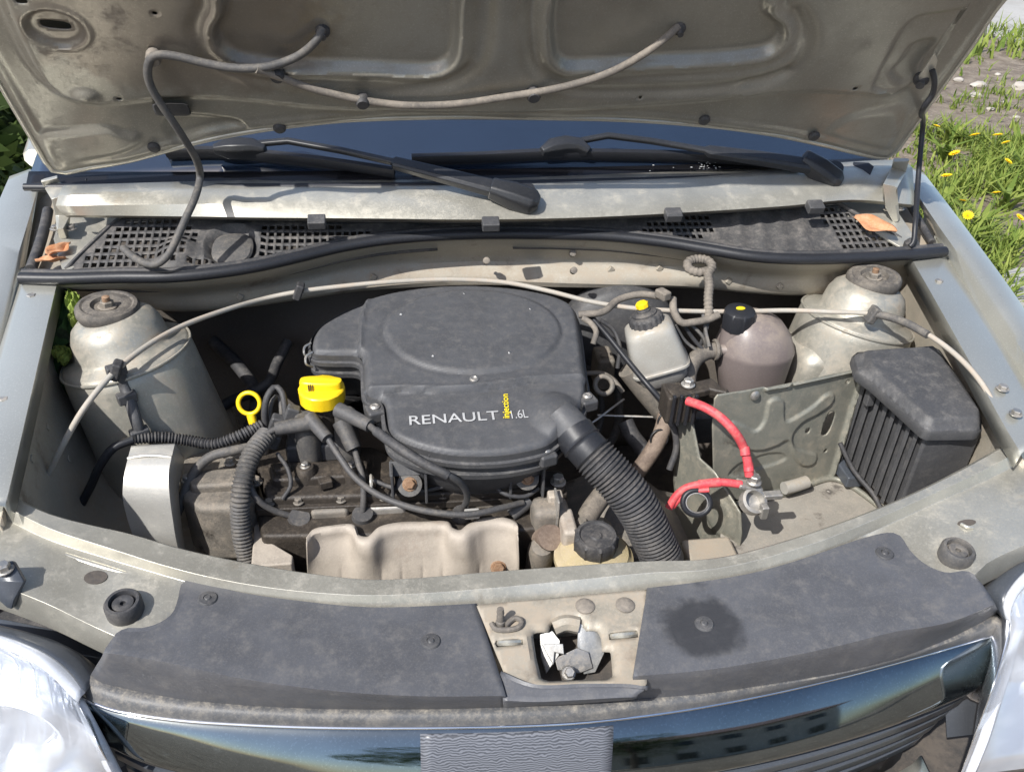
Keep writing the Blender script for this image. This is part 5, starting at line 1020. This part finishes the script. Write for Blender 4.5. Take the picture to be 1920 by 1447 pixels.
# side bracket (left wall of the tray)
s1, s2 = Z(1385, 1048, .70), Z(1285, 830, .815)
sbf = Frame(s1, (s2-s1)*Vector((1, 1, 0)), (0, 0, 1))
if sbf.N.dot(FWD) > 0: sbf = Frame(s1, (s1-s2)*Vector((1, 1, 0)), (0, 0, 1))
SB = sbf.uvs([(1272, 770), (1296, 782), (1306, 830), (1312, 860), (1340, 885), (1378, 945), (1388, 962), (1390, 1000), (1382, 1052), (1340, 1060), (1300, 1030), (1270, 990), (1262, 900)])
rb = cr(sbf.uvs([(1320, 940), (1355, 935), (1374, 965), (1368, 1005), (1345, 1000), (1325, 965)]), n=40, closed=True)
def sb_h(P): return .004*(1-sm(-.004, .003, sd_poly(P, rb)))
SBK = sheet('battery_bracket', sbf, SB, sb_h, .004, 'plate_paint', CAR, solid=.0025, ang=70); LBL(SBK, 'olive painted side bracket casting shadow on the battery tray')
box('bracket_foot', Z(1330, 1045, .725), (.07, .05, .03), 'bay_paint', SBK, bevel=.006)
# ring on the bracket
rg = Z(1306, 942, .80); RG = tube('cable_ring', [rg+R0*.018*math.cos(q)+UPV*.0165*math.sin(q) for q in np.linspace(0, 2*math.pi, 20, endpoint=False)], .0042, 'rubber_clean', CAR, n=10, step=.004, closed=True); LBL(RG, 'black ring grommet on the battery side bracket')
tube('ring_liner', [rg+R0*.0145*math.cos(q)+UPV*.013*math.sin(q)-FWD*.002 for q in np.linspace(0, 2*math.pi, 20, endpoint=False)], .0012, 'steel', RG, n=6, step=.004, closed=True)
# terminals and red cables
def red(pts, label, r=.0056):
    o = tube('battery_cable', zs(pts), r, 'red', CAR, n=12); LBL(o, label); return o
rc1 = red([(1290, 752, .905), (1318, 762, .91), (1348, 780, .905), (1376, 808, .892), (1394, 838, .868), (1402, 866, .85), (1405, 892, .832)], 'thick red battery cable arching down to the clamp', .0062)
for f in ((1397, 846, .864), (1403.5, 876, .843)): c = Z(*f); tube('tape_band', [c+Vector((0, .004, .004)), c-Vector((0, .004, .004))], .0068, 'red', rc1, n=12, step=.003)
rc2 = red([(1390, 908, .822), (1350, 904, .824), (1312, 908, .82), (1284, 916, .812), (1266, 932, .80), (1254, 952, .785)], 'red battery cable running flat towards the ribbed hose', .0055)
red([(1330, 918, .818), (1295, 922, .81), (1276, 934, .80), (1262, 950, .785)], 'thinner red wire beside the flat battery cable', .0035)
tube('tape_band', zs([(1350, 904, .824), (1326, 906, .822), (1310, 908, .82)]), .0064, 'red', rc2, n=12)
CL = empty('battery_clamp', Z(1412, 940, .80), CAR, label='bare metal battery terminal clamp hanging on the red cables')
cl1 = Z(1412, 940, .805); mb = lathe('clamp_ring', [(.0135, -.008), (.0175, -.007), (.0175, .006), (.0135, .007), (.0125, .0), (.0135, -.008)], cl1, 'alu', CL, ax=(.1, -.55, .8), n=24)
box('clamp_arm', Z(1405, 910, .818), (.036, .018, .006), 'alu', CL, bevel=.002, M=Matrix.Rotation(.3, 3, 'Y')); hexbolt('clamp_bolt', Z(1413, 904, .824), .0075, .012, 'steel', CL)
box('clamp_ear', Z(1448, 928, .81), (.026, .012, .008), 'alu', CL, bevel=.002); box('clamp_ear', Z(1432, 958, .80), (.010, .012, .02), 'alu', CL, bevel=.002)
# hose stub on the tray and connector block
LBL(tube('hose_stub', zs([(1470, 915, .745), (1490, 910, .745), (1512, 903, .745)]), .0095, 'milky', CAR, n=16), 'short pale sleeve lying along the battery tray edge')
JB = empty('junction_block', Z(1280, 760, .80), CAR, label='greasy black connector block at the red cable')
box('block_body', Z(1272, 755, .88), (.045, .04, .045), 'grime', JB, bevel=.004); box('block_cover', Z(1300, 732, .90), (.075, .025, .012), 'grime', JB, bevel=.003, M=Matrix.Rotation(.25, 3, 'Z'))
for dx in (-.015, -.005, .006, .016): box('block_fin', Z(1272, 755, .88)+Vector((dx, -.021, .002)), (.004, .006, .05), 'rubber_clean', JB, bevel=.001)
box('block_hook', Z(1345, 735, .90), (.03, .012, .014), 'grime', JB, bevel=.004, M=Matrix.Rotation(-.5, 3, 'Z')); hexbolt('block_nut', Z(1290, 722, .908), .007, .01, 'alu', JB)
box('fuse_holder', Z(1330, 800, .80), (.06, .02, .05), 'plastic', JB, bevel=.004)
# ---- things in the corner right of the tray
LBL(tube('corner_strut', zs([(1580, 822, .77), (1640, 890, .75), (1700, 940, .74)]), .011, 'bay_paint', CAR, n=8), 'dusty beam between battery tray and fuse box')
LBL(tube('wire_harness', zs([(1575, 830, .80), (1600, 880, .77), (1640, 930, .75), (1655, 960, .74)]), .0035, 'rubber', CAR, n=8), 'thin black wire slanting past the battery tray corner')
box('corner_block', Z(1600, 880, .74), (.05, .06, .02), 'dark_trim', CAR, bevel=.003)
# ---- power steering reservoir
pc = Z(1114, 1036, .77)
PS = lathe('power_steering_reservoir', [(.045, -.09), (.047, -.03), (.049, -.014), (.0515, -.013), (.0515, -.006), (.048, -.004), (.044, .004), (.030, .010), (.024, .012)], pc, 'oily', CAR, n=48, ax=(0, -.04, 1)); LBL(PS, 'oily yellowish power steering reservoir with black cap')
lathe('reservoir_cap', [(.026, .010), (.0275, .013), (.0275, .030), (.025, .034), (.022, .034), (.020, .031), (.008, .031), (.006, .033)], pc, 'rubber', PS, n=144, ax=(0, -.04, 1), mod=lambda q, h: 1+(.07*max(0, math.cos(9*q))**6 if .012 < h < .031 else 0))
box('reservoir_bracket', Z(1062, 1010, .765), (.02, .05, .07), 'shield', PS, bevel=.006)
lathe('reservoir_bolt', [(.01, -.01), (.01, .004), (.006, .01)], Z(1090, 985, .775), 'cast', PS, n=12)

# ---- shaded things deep in the bay right of the housing
GB = empty('gearbox', Z(1180, 860, .5), CAR, label='dark dusty gearbox casting deep in the bay')
V, F = g_lathe([(.03, -.08), (.085, -.07), (.10, -.02), (.10, .05), (.07, .09), (.05, .16)], Vector((.13, .42, .62)), (1, 0, 0), 32, mod=lambda q, h: 1+.05*math.cos(7*q)); mk('gearbox_case', V, F, 'cast', GB)
for k, (x, y, z) in enumerate(((.10, .36, .71), (.17, .40, .715), (.15, .47, .70))): lathe('gearbox_boss', [(.02, -.03), (.018, 0), (.012, .004)], (x, y, z), 'cast', GB, n=16); hexbolt('gearbox_bolt', (x, y, z+.003), .006, .008, 'steel', GB)
LBL(tube('shift_cable', zs([(1105, 640, .80), (1140, 690, .77), (1160, 750, .74), (1150, 820, .72), (1110, 870, .70)]), .007, 'rubber', CAR, n=10), 'dark cable sinking into the shade right of the housing')
LBL(tube('shift_cable', zs([(1085, 660, .79), (1120, 720, .76), (1128, 780, .73), (1110, 840, .70)]), .0055, 'rubber', CAR, n=10), 'second dark cable in the shade close to the housing')
LBL(tube('heater_hose', zs([(400, 640, .78), (450, 690, .76), (480, 740, .74), (470, 800, .72), (440, 850, .70)]), .011, 'rubber', CAR, n=12), 'black heater hose in the dark behind the dipstick')
LBL(tube('heater_hose', zs([(540, 640, .80), (520, 680, .78), (500, 720, .77), (420, 760, .74), (380, 800, .72)]), .009, 'rubber', CAR, n=12), 'thinner black heater hose crossing the dark firewall')

# ---- small fixings over the engine
for k, (px, py, z) in enumerate(((505, 945, .792), (560, 942, .792), (640, 938, .792), (720, 934, .792), (830, 930, .792), (905, 926, .792), (1000, 918, .792))): hexbolt('flange_bolt', Z(px, py, z), .0052, .008, 'cast', ENG)
for px, py, z, sx in ((530, 880, .818, .022), (610, 905, .812, .018), (690, 905, .812, .02), (820, 900, .812, .03), (925, 905, .81, .024)): box('cover_bracket', Z(px, py, z), (sx, .014, .012), 'grime', ENG, bevel=.002, M=Matrix.Rotation(.3, 3, 'Z'))
for k, pts in enumerate(([(700, 900, .83), (740, 915, .825), (790, 920, .82), (830, 912, .82)], [(920, 900, .82), (945, 925, .815), (985, 930, .81), (1010, 915, .815)], [(520, 850, .84), (540, 880, .83), (545, 910, .815), (530, 935, .80)], [(740, 880, .835), (745, 905, .825), (735, 930, .81)])):
    tube('engine_wire', zs(pts), .003, 'rubber', ENG, n=7)
tube('lead_clip', [Z(696, 905, .83)+Vector((0, .01*math.cos(q), .01*math.sin(q))) for q in np.linspace(0, 2*math.pi, 12, endpoint=False)], .0018, 'milky', ENG, n=6, step=.003, closed=True)
box('lead_comb', Z(885, 963, .80), (.02, .010, .012), 'milky_clean', ENG, bevel=.002)
box('plug_bracket', Z(1040, 940, .80), (.02, .016, .03), 'shield', ENG, bevel=.003)
for px, py, z in ((432, 868, .812), (352, 900, .812), (460, 925, .81)): hexbolt('timing_bolt', Z(px, py, z), .006, .008, 'steel', TC)
# welds and studs on the inner wings
for ob, P in ((WR, ((1810, 700), (1850, 770), (1780, 650))), (WL, ((90, 800), (130, 860), (170, 780), (60, 860)))):
    for px, py in P:
        p, nn = hit(px, py, ob, .0005)
        if p: lathe('weld_spot', [(.0055, 0), (.005, .0012), (.002, .0014)], p, 'bay_paint', ob, ax=nn, n=10)

# tape and ties on hoses, more small things between housing and tanks
for px, py, z in ((1250, 790, .80), (1236, 822, .78)): tube('hose_tie', [Z(px, py, z)+Vector((.0135*math.cos(q), .004*math.sin(q), .0135*math.sin(q))) for q in np.linspace(0, 2*math.pi, 12, endpoint=False)], .0016, 'rubber_clean', bpy.data.objects['coolant_hose.001'], n=6, step=.004, closed=True)
for k, pts in enumerate(([(1092, 596, .945), (1108, 606, .94), (1118, 622, .93), (1112, 645, .915)], [(1125, 600, .935), (1150, 618, .92), (1162, 650, .90), (1158, 690, .87)], [(1100, 700, .85), (1128, 700, .85), (1150, 712, .845), (1168, 735, .83)], [(1240, 770, .85), (1262, 800, .83), (1268, 840, .80), (1255, 880, .77)])):
    LBL(tube('wire', zs(pts), (.0045, .0035, .004, .005)[k], ('dusty_hose', 'rubber', 'cast', 'rubber')[k], CAR, n=7), ('dusty wire at the housing back corner', 'black wire hanging before the brake booster', 'bent metal rod beside the dark ring', 'black wire dropping from the connector block')[k])
box('support_bracket', Z(1265, 700, .86), (.05, .03, .012), 'bay_paint', CAR, bevel=.003, M=Matrix.Rotation(.3, 3, 'Z'))
box('support_bracket', Z(1130, 690, .80), (.03, .05, .06), 'cast', CAR, bevel=.006)
# ================================================================== LOOSE THINGS ON THE CAR
def leaf(px, py, z, L, Wd, ang, tilt, label, curl=.3):
    c = Z(px, py, z); V = []; F = []; n = 12; m = 5
    for i in range(n):
        t = i/(n-1); wl = Wd*math.sin(math.pi*min(1, t*.9+.08))**.8
        for j in range(m):
            s = (j/(m-1)-.5)*2
            V.append(Vector(((t-.5)*L, s*wl*.5+.003*math.sin(t*9), abs(s)**1.5*curl*wl*.6+.25*L*(t-.5)**2+.0015*math.sin(7*t+5*s))))
    for i in range(n-1):
        for j in range(m-1): F.append((i*m+j, i*m+j+1, (i+1)*m+j+1, (i+1)*m+j))
    M = Matrix.Rotation(ang, 3, 'Z') @ Matrix.Rotation(tilt, 3, 'X')
    return mk('dry_leaf', [c+M@v for v in V], F, 'leaf_dry', None, solid=.0006, label=label, cat='leaf')
leaf(1640, 425, 1.016, .075, .034, -1.0, .3, 'curled orange brown dry leaf in the cowl corner by the prop rod')
leaf(112, 470, 1.004, .045, .022, 1.1, .2, 'orange dry leaf in the gutter beside the holed grille', .5)
leaf(96, 490, .998, .04, .02, .2, -.2, 'darker dry leaf at the end of the rubber seal', .5)
def lump(rows, name, m, label, cat, seed):
    """crumpled cloth: stack of noisy rings through (px, py, z, rx, ry)"""
    rnd = random.Random(seed); R = []; P = cr([(x, y, z, a, b) for x, y, z, a, b in rows], n=26); n = 30
    for i, (x, y, z, a, b) in enumerate(P):
        c = Z(x, y, z); ring = []
        for k in range(n):
            q = 2*math.pi*k/n
            w_ = 1+.16*math.sin(3*q+i*.55+seed)+.10*math.sin(7*q-i*.8)+.06*math.sin(11*q+i*1.3)
            ring.append(c+Vector((a*math.cos(q)*w_, b*math.sin(q)*w_, .006*math.sin(4*q+i*.9))))
        R.append(ring)
    V, F = loft(R); return mk(name, V, F, m, None, ang=70, label=label, cat=cat)
lump([(112, 545, .965, .004, .006), (114, 560, .96, .016, .022), (106, 590, .95, .026, .03), (100, 625, .935, .028, .032), (98, 655, .915, .020, .024), (94, 675, .90, .024, .03), (90, 710, .88, .028, .034), (88, 745, .855, .024, .03), (84, 775, .83, .006, .01)], 'cloth_bundle', 'cloth', 'crumpled dark green patterned cloth stuffed beside the strut tower', 'cloth', 3)
lump([(128, 548, .97, .003, .004), (136, 560, .967, .008, .010), (142, 580, .96, .009, .014), (136, 604, .95, .004, .006)], 'cloth_strip', 'cloth_light', 'yellow green cloth edge sticking out by the strut cap', 'cloth', 5)
lump([(106, 655, .93, .003, .004), (114, 660, .93, .010, .008), (120, 668, .928, .008, .008), (118, 678, .92, .003, .004)], 'cloth_strip', 'cloth_light', 'small yellow green cloth fold lower beside the strut tower', 'cloth', 6)
V = []; F = []
for px, py, ob in ((955, 662, AF), (812, 668, AF), (645, 575, AF), (870, 551, AF), (752, 590, AF), (994, 580, AF), (640, 1335, None), (1705, 1242, None)):
    if ob is None: continue
    c, nn = hit(px, py, ob, .0006)
    if c is None: continue
    n0 = len(V); a = random.random()*3; X = Vector((math.cos(a), math.sin(a), 0)); Y = nn.cross(X)
    V += [c+X*.0028, c+Y*.0018+nn*.001, c-X*.0024, c-Y*.002]; F.append((n0, n0+1, n0+2, n0+3))
mk('petals', V, F, 'white_print', None, solid=.0004, label='tiny white petals scattered on the air filter lid', cat='petals', kind='stuff')
# debris specks on the windscreen base
V = []; F = []
for k in range(34):
    px = random.choice((1320, 1325, 1330, 1240, 1300, 1318, 1335, 1322, 1440, 1310))+random.gauss(0, 12); py = (310 if px > 1000 else 262)+random.gauss(0, 8)
    c = wh(px, py, .003); n0 = len(V); r = random.uniform(.0008, .0022)
    for q in range(5): V.append(c+Vector((r*math.cos(q*1.257), r*math.sin(q*1.257), r*.4)))
    F.append(tuple(n0+q for q in range(5)))
mk('windscreen_specks', V, F, 'white_print', None, solid=.0006, label='white specks of blossom littering the windscreen base', cat='debris', kind='stuff')

# ================================================================== GROUND AND SURROUNDINGS
def ground_mat():
    m = mat('ground', (.20, .16, .12), .95, 0, None, bump=0); t = m.node_tree; N = t.nodes; L = t.links; b = N['Principled BSDF']
    geo = N.new('ShaderNodeNewGeometry')
    def noise(s, d=6, r=.65):
        n = N.new('ShaderNodeTexNoise'); n.inputs['Scale'].default_value = s; n.inputs['Detail'].default_value = d; n.inputs['Roughness'].default_value = r; L.new(geo.outputs['Position'], n.inputs['Vector']); return n.outputs[0]
    r1 = N.new('ShaderNodeValToRGB'); e = r1.color_ramp.elements; e[0].position = .3; e[0].color = (.10, .075, .055, 1); e[1].position = .72; e[1].color = (.30, .25, .195, 1); L.new(noise(9), r1.inputs[0])
    r2 = N.new('ShaderNodeValToRGB'); e = r2.color_ramp.elements; e[0].position = .62; e[0].color = (0, 0, 0, 1); e[1].position = .68; e[1].color = (1, 1, 1, 1); L.new(noise(38, 3), r2.inputs[0])
    mx = N.new('ShaderNodeMix'); mx.data_type = 'RGBA'; L.new(r2.outputs[0], mx.inputs[0]); L.new(r1.outputs[0], mx.inputs[6]); mx.inputs[7].default_value = (.38, .34, .29, 1); L.new(mx.outputs[2], b.inputs['Base Color'])
    bp = N.new('ShaderNodeBump'); bp.inputs['Strength'].default_value = .8; bp.inputs['Distance'].default_value = .03; L.new(noise(24, 8), bp.inputs['Height']); L.new(bp.outputs[0], b.inputs['Normal'])
ground_mat()
mat('concrete', (.36, .35, .33), .9, 0, (.28, .26, .23), .4, 3, 60, .3, .0)
mat('wall_plaster', (.55, .52, .46), .9, 0, (.45, .41, .35), .3, .8, 20, .1, .0)
mat('wood_dark', (.10, .075, .055), .9, 0, (.16, .13, .10), .4, 6, 60, .4, .0)
mat('house_glass', (.02, .025, .03), .1, 0, None, bump=0)
mat('roof_metal', (.20, .13, .11), .6, 0, (.25, .2, .17), .3, 2, 30, .1, .0)
def foliage(name, a, b):
    m = mat(name, a, .6, 0, None, bump=0, spec=.3); t = m.node_tree; N = t.nodes; L = t.links; bs = N['Principled BSDF']
    oi = N.new('ShaderNodeAttribute'); oi.attribute_name = 'tint'; mx = N.new('ShaderNodeMix'); mx.data_type = 'RGBA'; L.new(oi.outputs['Fac'], mx.inputs[0]); mx.inputs[6].default_value = (*a, 1); mx.inputs[7].default_value = (*b, 1); L.new(mx.outputs[2], bs.inputs['Base Color'])
    tr = N.new('ShaderNodeBsdfTranslucent'); L.new(mx.outputs[2], tr.inputs[0]); ms = N.new('ShaderNodeMixShader'); ms.inputs[0].default_value = .35
    L.new(bs.outputs[0], ms.inputs[1]); L.new(tr.outputs[0], ms.inputs[2]); L.new(ms.outputs[0], N['Material Output'].inputs[0])
foliage('grass', (.12, .19, .030), (.32, .37, .085)); foliage('leaves', (.035, .07, .015), (.10, .15, .03)); foliage('bush', (.03, .055, .016), (.08, .12, .03))
gx, gy = np.meshgrid(np.linspace(-1, 1, 61), np.linspace(-1, 1, 61)); gx = np.sign(gx)*abs(gx)**3*400; gy = np.sign(gy)*abs(gy)**3*400
V = [(x, y, .0) for x, y in zip(gx.ravel(), gy.ravel())]; F = [(j*61+i, j*61+i+1, (j+1)*61+i+1, (j+1)*61+i) for j in range(60) for i in range(60)]
mk('ground', V, F, 'ground', None, kind='structure')
def slab(name, px, z, th, m): return ext(name, za(px, z), (0, 0, -th), m, None, bevel=.01, kind='structure')
slab('path', [(1850, 60), (1960, 92), (2300, 60), (2300, -60), (1900, -60), (1840, 20)], .03, .06, 'concrete')
slab('path_edge', [(1862, 515), (1905, 500), (1990, 500), (2060, 600), (1990, 720), (1900, 590)], .05, .09, 'concrete')
def blades(name, spots, m, label=None, cat=None, kind='stuff', parent=None):
    V = []; F = []; T = []
    for (x, y, h, wd, lean, az, z0) in spots:
        n0 = len(V); dx, dy = math.cos(az), math.sin(az); sx, sy = -dy*wd/2, dx*wd/2; tint = random.random()
        for t, w_ in ((0, 1), (.5, .85), (1, .08)):
            o = lean*h*t*t; V += [(x+dx*o-sx*w_, y+dy*o-sy*w_, z0+h*t*(1-.25*lean*t)), (x+dx*o+sx*w_, y+dy*o+sy*w_, z0+h*t*(1-.25*lean*t))]; T += [tint, tint]
        F += [(n0, n0+1, n0+3, n0+2), (n0+2, n0+3, n0+5, n0+4)]
    lo = np.array(V).min(0); hi = np.array(V).max(0); c = Vector(((lo[0]+hi[0])/2, (lo[1]+hi[1])/2, lo[2]))
    me = bpy.data.meshes.new(name); me.from_pydata([tuple(Vector(v)-c) for v in V], [], F); me.update()
    at = me.attributes.new('tint', 'FLOAT', 'POINT'); at.data.foreach_set('value', np.array(T, np.float32)); me.materials.append(MATS[m])
    o = bpy.data.objects.new(name, me); put(o, parent, c); tag(o, label, cat, None, kind); return o
def nz(x, y): return math.sin(x*2.1+1.3*math.sin(y*1.7))*math.sin(y*1.9+.8*math.sin(x*2.3+1))
sp = []; rnd = random.Random(11)
def px_of(p):
    d = p-CAM; z = d.dot(FWD); return CX+FPX*d.dot(RGT)/z, CY-FPX*d.dot(UPV)/z
dirt = [(1760, 130), (1870, 110), (2100, 100), (2100, 240), (1900, 235), (1820, 225), (1760, 250), (1700, 240)]
dirt_uv = np.array(dirt, float)
def grow(n, xr, yr, hr, wr, dens):
    pts = [(rnd.uniform(*xr), rnd.uniform(*yr)) for _ in range(n)]; PX = np.array([px_of(Vector((x, y, 0))) for x, y in pts]); dd = sd_poly(PX, dirt_uv)
    for (x, y), d, (ppx, ppy) in zip(pts, dd, PX):
        f = dens(x, y)*(.12 if d < 0 else 1)
        if ppy > 470 and ppx > 1890 or ppx < 1640 or ppx > 2150 or ppy < 60: continue
        if rnd.random() > f: continue
        k = rnd.randint(2, 4)
        for _ in range(k): sp.append((x+rnd.gauss(0, .02), y+rnd.gauss(0, .02), rnd.uniform(*hr)*(.6+.4*f), rnd.uniform(*wr), rnd.uniform(.2, 1.1), rnd.uniform(0, 6.28), 0))
grow(22000, (1.0, 4.6), (.6, 6.5), (.04, .17), (.006, .016), lambda x, y: .12+.88*(nz(x*1.6, y*1.6) > -.12))
grow(9000, (3.5, 12), (4.5, 16), (.08, .25), (.012, .03), lambda x, y: .9 if nz(x*.7, y*.7) > 0 else .3)
blades('grass', sp, 'grass', 'bright green spring grass growing beside the car', 'grass')
def rosette(px, py, n, label):
    """a broad-leaved weed"""
    c = Z(px, py, 0.); s = [(c.x+rnd.gauss(0, .015), c.y+rnd.gauss(0, .015), rnd.uniform(.10, .20), rnd.uniform(.02, .035), rnd.uniform(.7, 1.5), rnd.uniform(0, 6.28), 0) for _ in range(n)]
    return blades('weed', s, 'grass', label, 'weed', None)
mat('petal', (.85, .62, .01), .6, 0, None, bump=0); mat('stem', (.16, .22, .06), .6, 0, None, bump=0)
FLW = [(1756, 237), (1871, 254), (1886, 268), (1828, 254), (1775, 330), (1890, 303), (1868, 362), (1805, 377), (1815, 404), (1912, 408), (1790, 288)]
def dandelion(px, py, k):
    h = .14+.04*rnd.random(); c = Z(px, py, h); e = empty('dandelion', (c.x, c.y, 0), None, 'yellow dandelion flower in the grass beside the fender', 'flower', 'dandelions in the grass')
    tube('stem', [(c.x+.02, c.y+.01, 0), (c.x+.008, c.y+.004, h*.5), c], .003, 'stem', e, n=5, step=.04)
    V = []; F = []; R = .018+.014*rnd.random(); TM = Matrix.Rotation(rnd.uniform(-.5, .7), 3, 'X') @ Matrix.Rotation(rnd.uniform(-.5, .5), 3, 'Y')
    for ring, (r0, up, n) in enumerate(((R, .2, 16), (R*.72, .5, 13), (R*.42, .9, 9))):
        for i in range(n):
            a = 2*math.pi*i/n+ring*.2; d = Vector((math.cos(a), math.sin(a), 0)); sd_ = Vector((-d.y, d.x, 0))*.0045; n0 = len(V)
            tip = c+d*r0+Vector((0, 0, up*r0*.8)); V += [c+d*.003, c+d*r0*.6+sd_+Vector((0, 0, up*r0*.6)), tip, c+d*r0*.6-sd_+Vector((0, 0, up*r0*.6))]; F.append((n0, n0+1, n0+2, n0+3))
    V = [c+TM@(v-c) for v in V]; mk('flower_head', V, F, 'petal', e, flat=True)
for k, (px, py) in enumerate(FLW): dandelion(px, py, k)
for px, py, n in ((1845, 330, 14), (1880, 390, 16), (1740, 345, 12), (1775, 270, 12), (1900, 280, 10), (1770, 300, 16), (1830, 430, 18), (1890, 470, 14), (1800, 460, 16), (1910, 330, 14), (1765, 400, 14)):
    tag(rosette(px, py, n, 'broad leafed weed clump in the grass by the fender'), group='weeds in the grass')
def stone(px, py, r, sd_):
    c = Z(px, py, r*.3); bm = bmesh.new(); bmesh.ops.create_icosphere(bm, subdivisions=2, radius=r); q = random.Random(sd_)
    for v in bm.verts: v.co = Vector((v.co.x*1.3, v.co.y, v.co.z*.6))*(1+.16*math.sin(v.co.x*90/r*.02+sd_)+.12*q.uniform(-1, 1))
    V = [c+v.co for v in bm.verts]; F = [tuple(v.index for v in f.verts) for f in bm.faces]; bm.free()
    mk('stone', V, F, 'stone', None, ang=30, label='small pale stone on the bare soil by the grass', cat='stone', group='stones on the bare soil')
for k, (px, py, r) in enumerate(((1832, 160, .045), (1912, 163, .05), (1830, 180, .035), (1885, 192, .02), (1858, 205, .025), (1905, 220, .02), (1795, 150, .03), (1870, 140, .02))): stone(px, py, r, k)
# leafy things: bush at the left and trees in front of the car (seen in the reflections)
def leafcloud(name, blobs, n, size, m, parent, seed):
    q = random.Random(seed); V = []; F = []; T = []
    tot = sum(b[3]**2 for b in blobs)
    for bx, by, bz, br, bh in blobs:
        for _ in range(int(n*br*br/tot)):
            while True:
                d = Vector((q.uniform(-1, 1), q.uniform(-1, 1), q.uniform(-1, 1)))
                if .25 < d.length < 1: break
            d = d.normalized()*(.55+.45*q.random()**.6)
            c = Vector((bx+d.x*br, by+d.y*br, bz+d.z*bh)); a = Vector((q.gauss(0, 1), q.gauss(0, 1), q.gauss(0, .7))).normalized(); b = a.cross(Vector((q.gauss(0, 1), q.gauss(0, 1), q.gauss(0, 1)))).normalized()
            s = size*q.uniform(.6, 1.3); n0 = len(V); V += [c-a*s, c-b*s*.5, c+a*s, c+b*s*.5]; F.append((n0, n0+1, n0+2, n0+3)); t = q.random(); T += [t]*4
    c = Vector((blobs[0][0], blobs[0][1], blobs[0][2]))
    me = bpy.data.meshes.new(name); me.from_pydata([tuple(v-c) for v in V], [], F); me.update(); at = me.attributes.new('tint', 'FLOAT', 'POINT'); at.data.foreach_set('value', np.array(T, np.float32)); me.materials.append(MATS[m])
    o = bpy.data.objects.new(name, me); put(o, parent, c); return o
def tree(x, y, H, R, label, seed):
    q = random.Random(seed); e = empty('tree', (x, y, 0), None, label, 'tree')
    mb = MB(); mb.add(g_tube([(x, y, -.1), (x+.1, y, H*.3), (x-.05, y+.1, H*.62)], lambda f: .17-.10*f, 10, .3))
    for k in range(6):
        a = k*1.05+q.random(); z0 = H*(.28+.06*k); mb.add(g_tube([(x, y, z0), (x+math.cos(a)*R*.35, y+math.sin(a)*R*.35, z0+H*.10), (x+math.cos(a)*R*.75, y+math.sin(a)*R*.75, z0+H*.18)], lambda f: .06-.045*f, 6, .3))
    mb.build('trunk', 'wood_dark', e)
    bl = [(x+q.gauss(0, R*.42), y+q.gauss(0, R*.42), H*.62+q.gauss(0, H*.14), R*q.uniform(.35, .6), R*q.uniform(.3, .5)) for _ in range(13)]
    leafcloud('crown', bl, 7000, .09, 'leaves', e, seed)
tree(-1.2, -15, 8.5, 2.6, 'tall leafy tree standing in front of the car, mirrored in the grille bar', 1)
tree(3.6, -17, 9.5, 2.8, 'broad leafy tree before the pale house, mirrored in the grille bar', 2)
bl = []
for k in range(6):
    c = Z(-30+12*(k % 3), 235+24*k, .35); bl.append((c.x-.25, c.y, .45-.05*k, .5, .4))
B = leafcloud('bush', bl, 5000, .05, 'bush', None, 9); tag(B, 'dark leafy bush beyond the other fender', 'bush')
# a pale house in front of the car
hx, hy = 9., -24.; HS_ = empty('house', (hx, hy, 0), None, 'pale two storey house in front of the car, mirrored in the bar', 'house')
box('wall', (hx, hy, 3.2), (12, 8, 6.4), 'wall_plaster', HS_, bevel=.02)
V, F = loft([[Vector((hx+a*6.5, hy+b*4.6, 6.4)) for a, b in ((-1, -1), (1, -1), (1, 1), (-1, 1))], [Vector((hx+a*6.5, hy+b*.05, 9)) for a, b in ((-1, -1), (1, -1), (1, 1), (-1, 1))]]); mk('roof', V, F, 'roof_metal', HS_)
for r in range(2):
    for c in range(5):
        wx = hx-4.6+2.3*c; wz = 1.7+2.9*r; wo = box('window', (wx, hy+4.0, wz), (1.1, .10, 1.5), 'concrete', HS_, bevel=.01)
        box('pane', (wx, hy+4.055, wz), (.92, .03, 1.3), 'house_glass', wo, bevel=0)
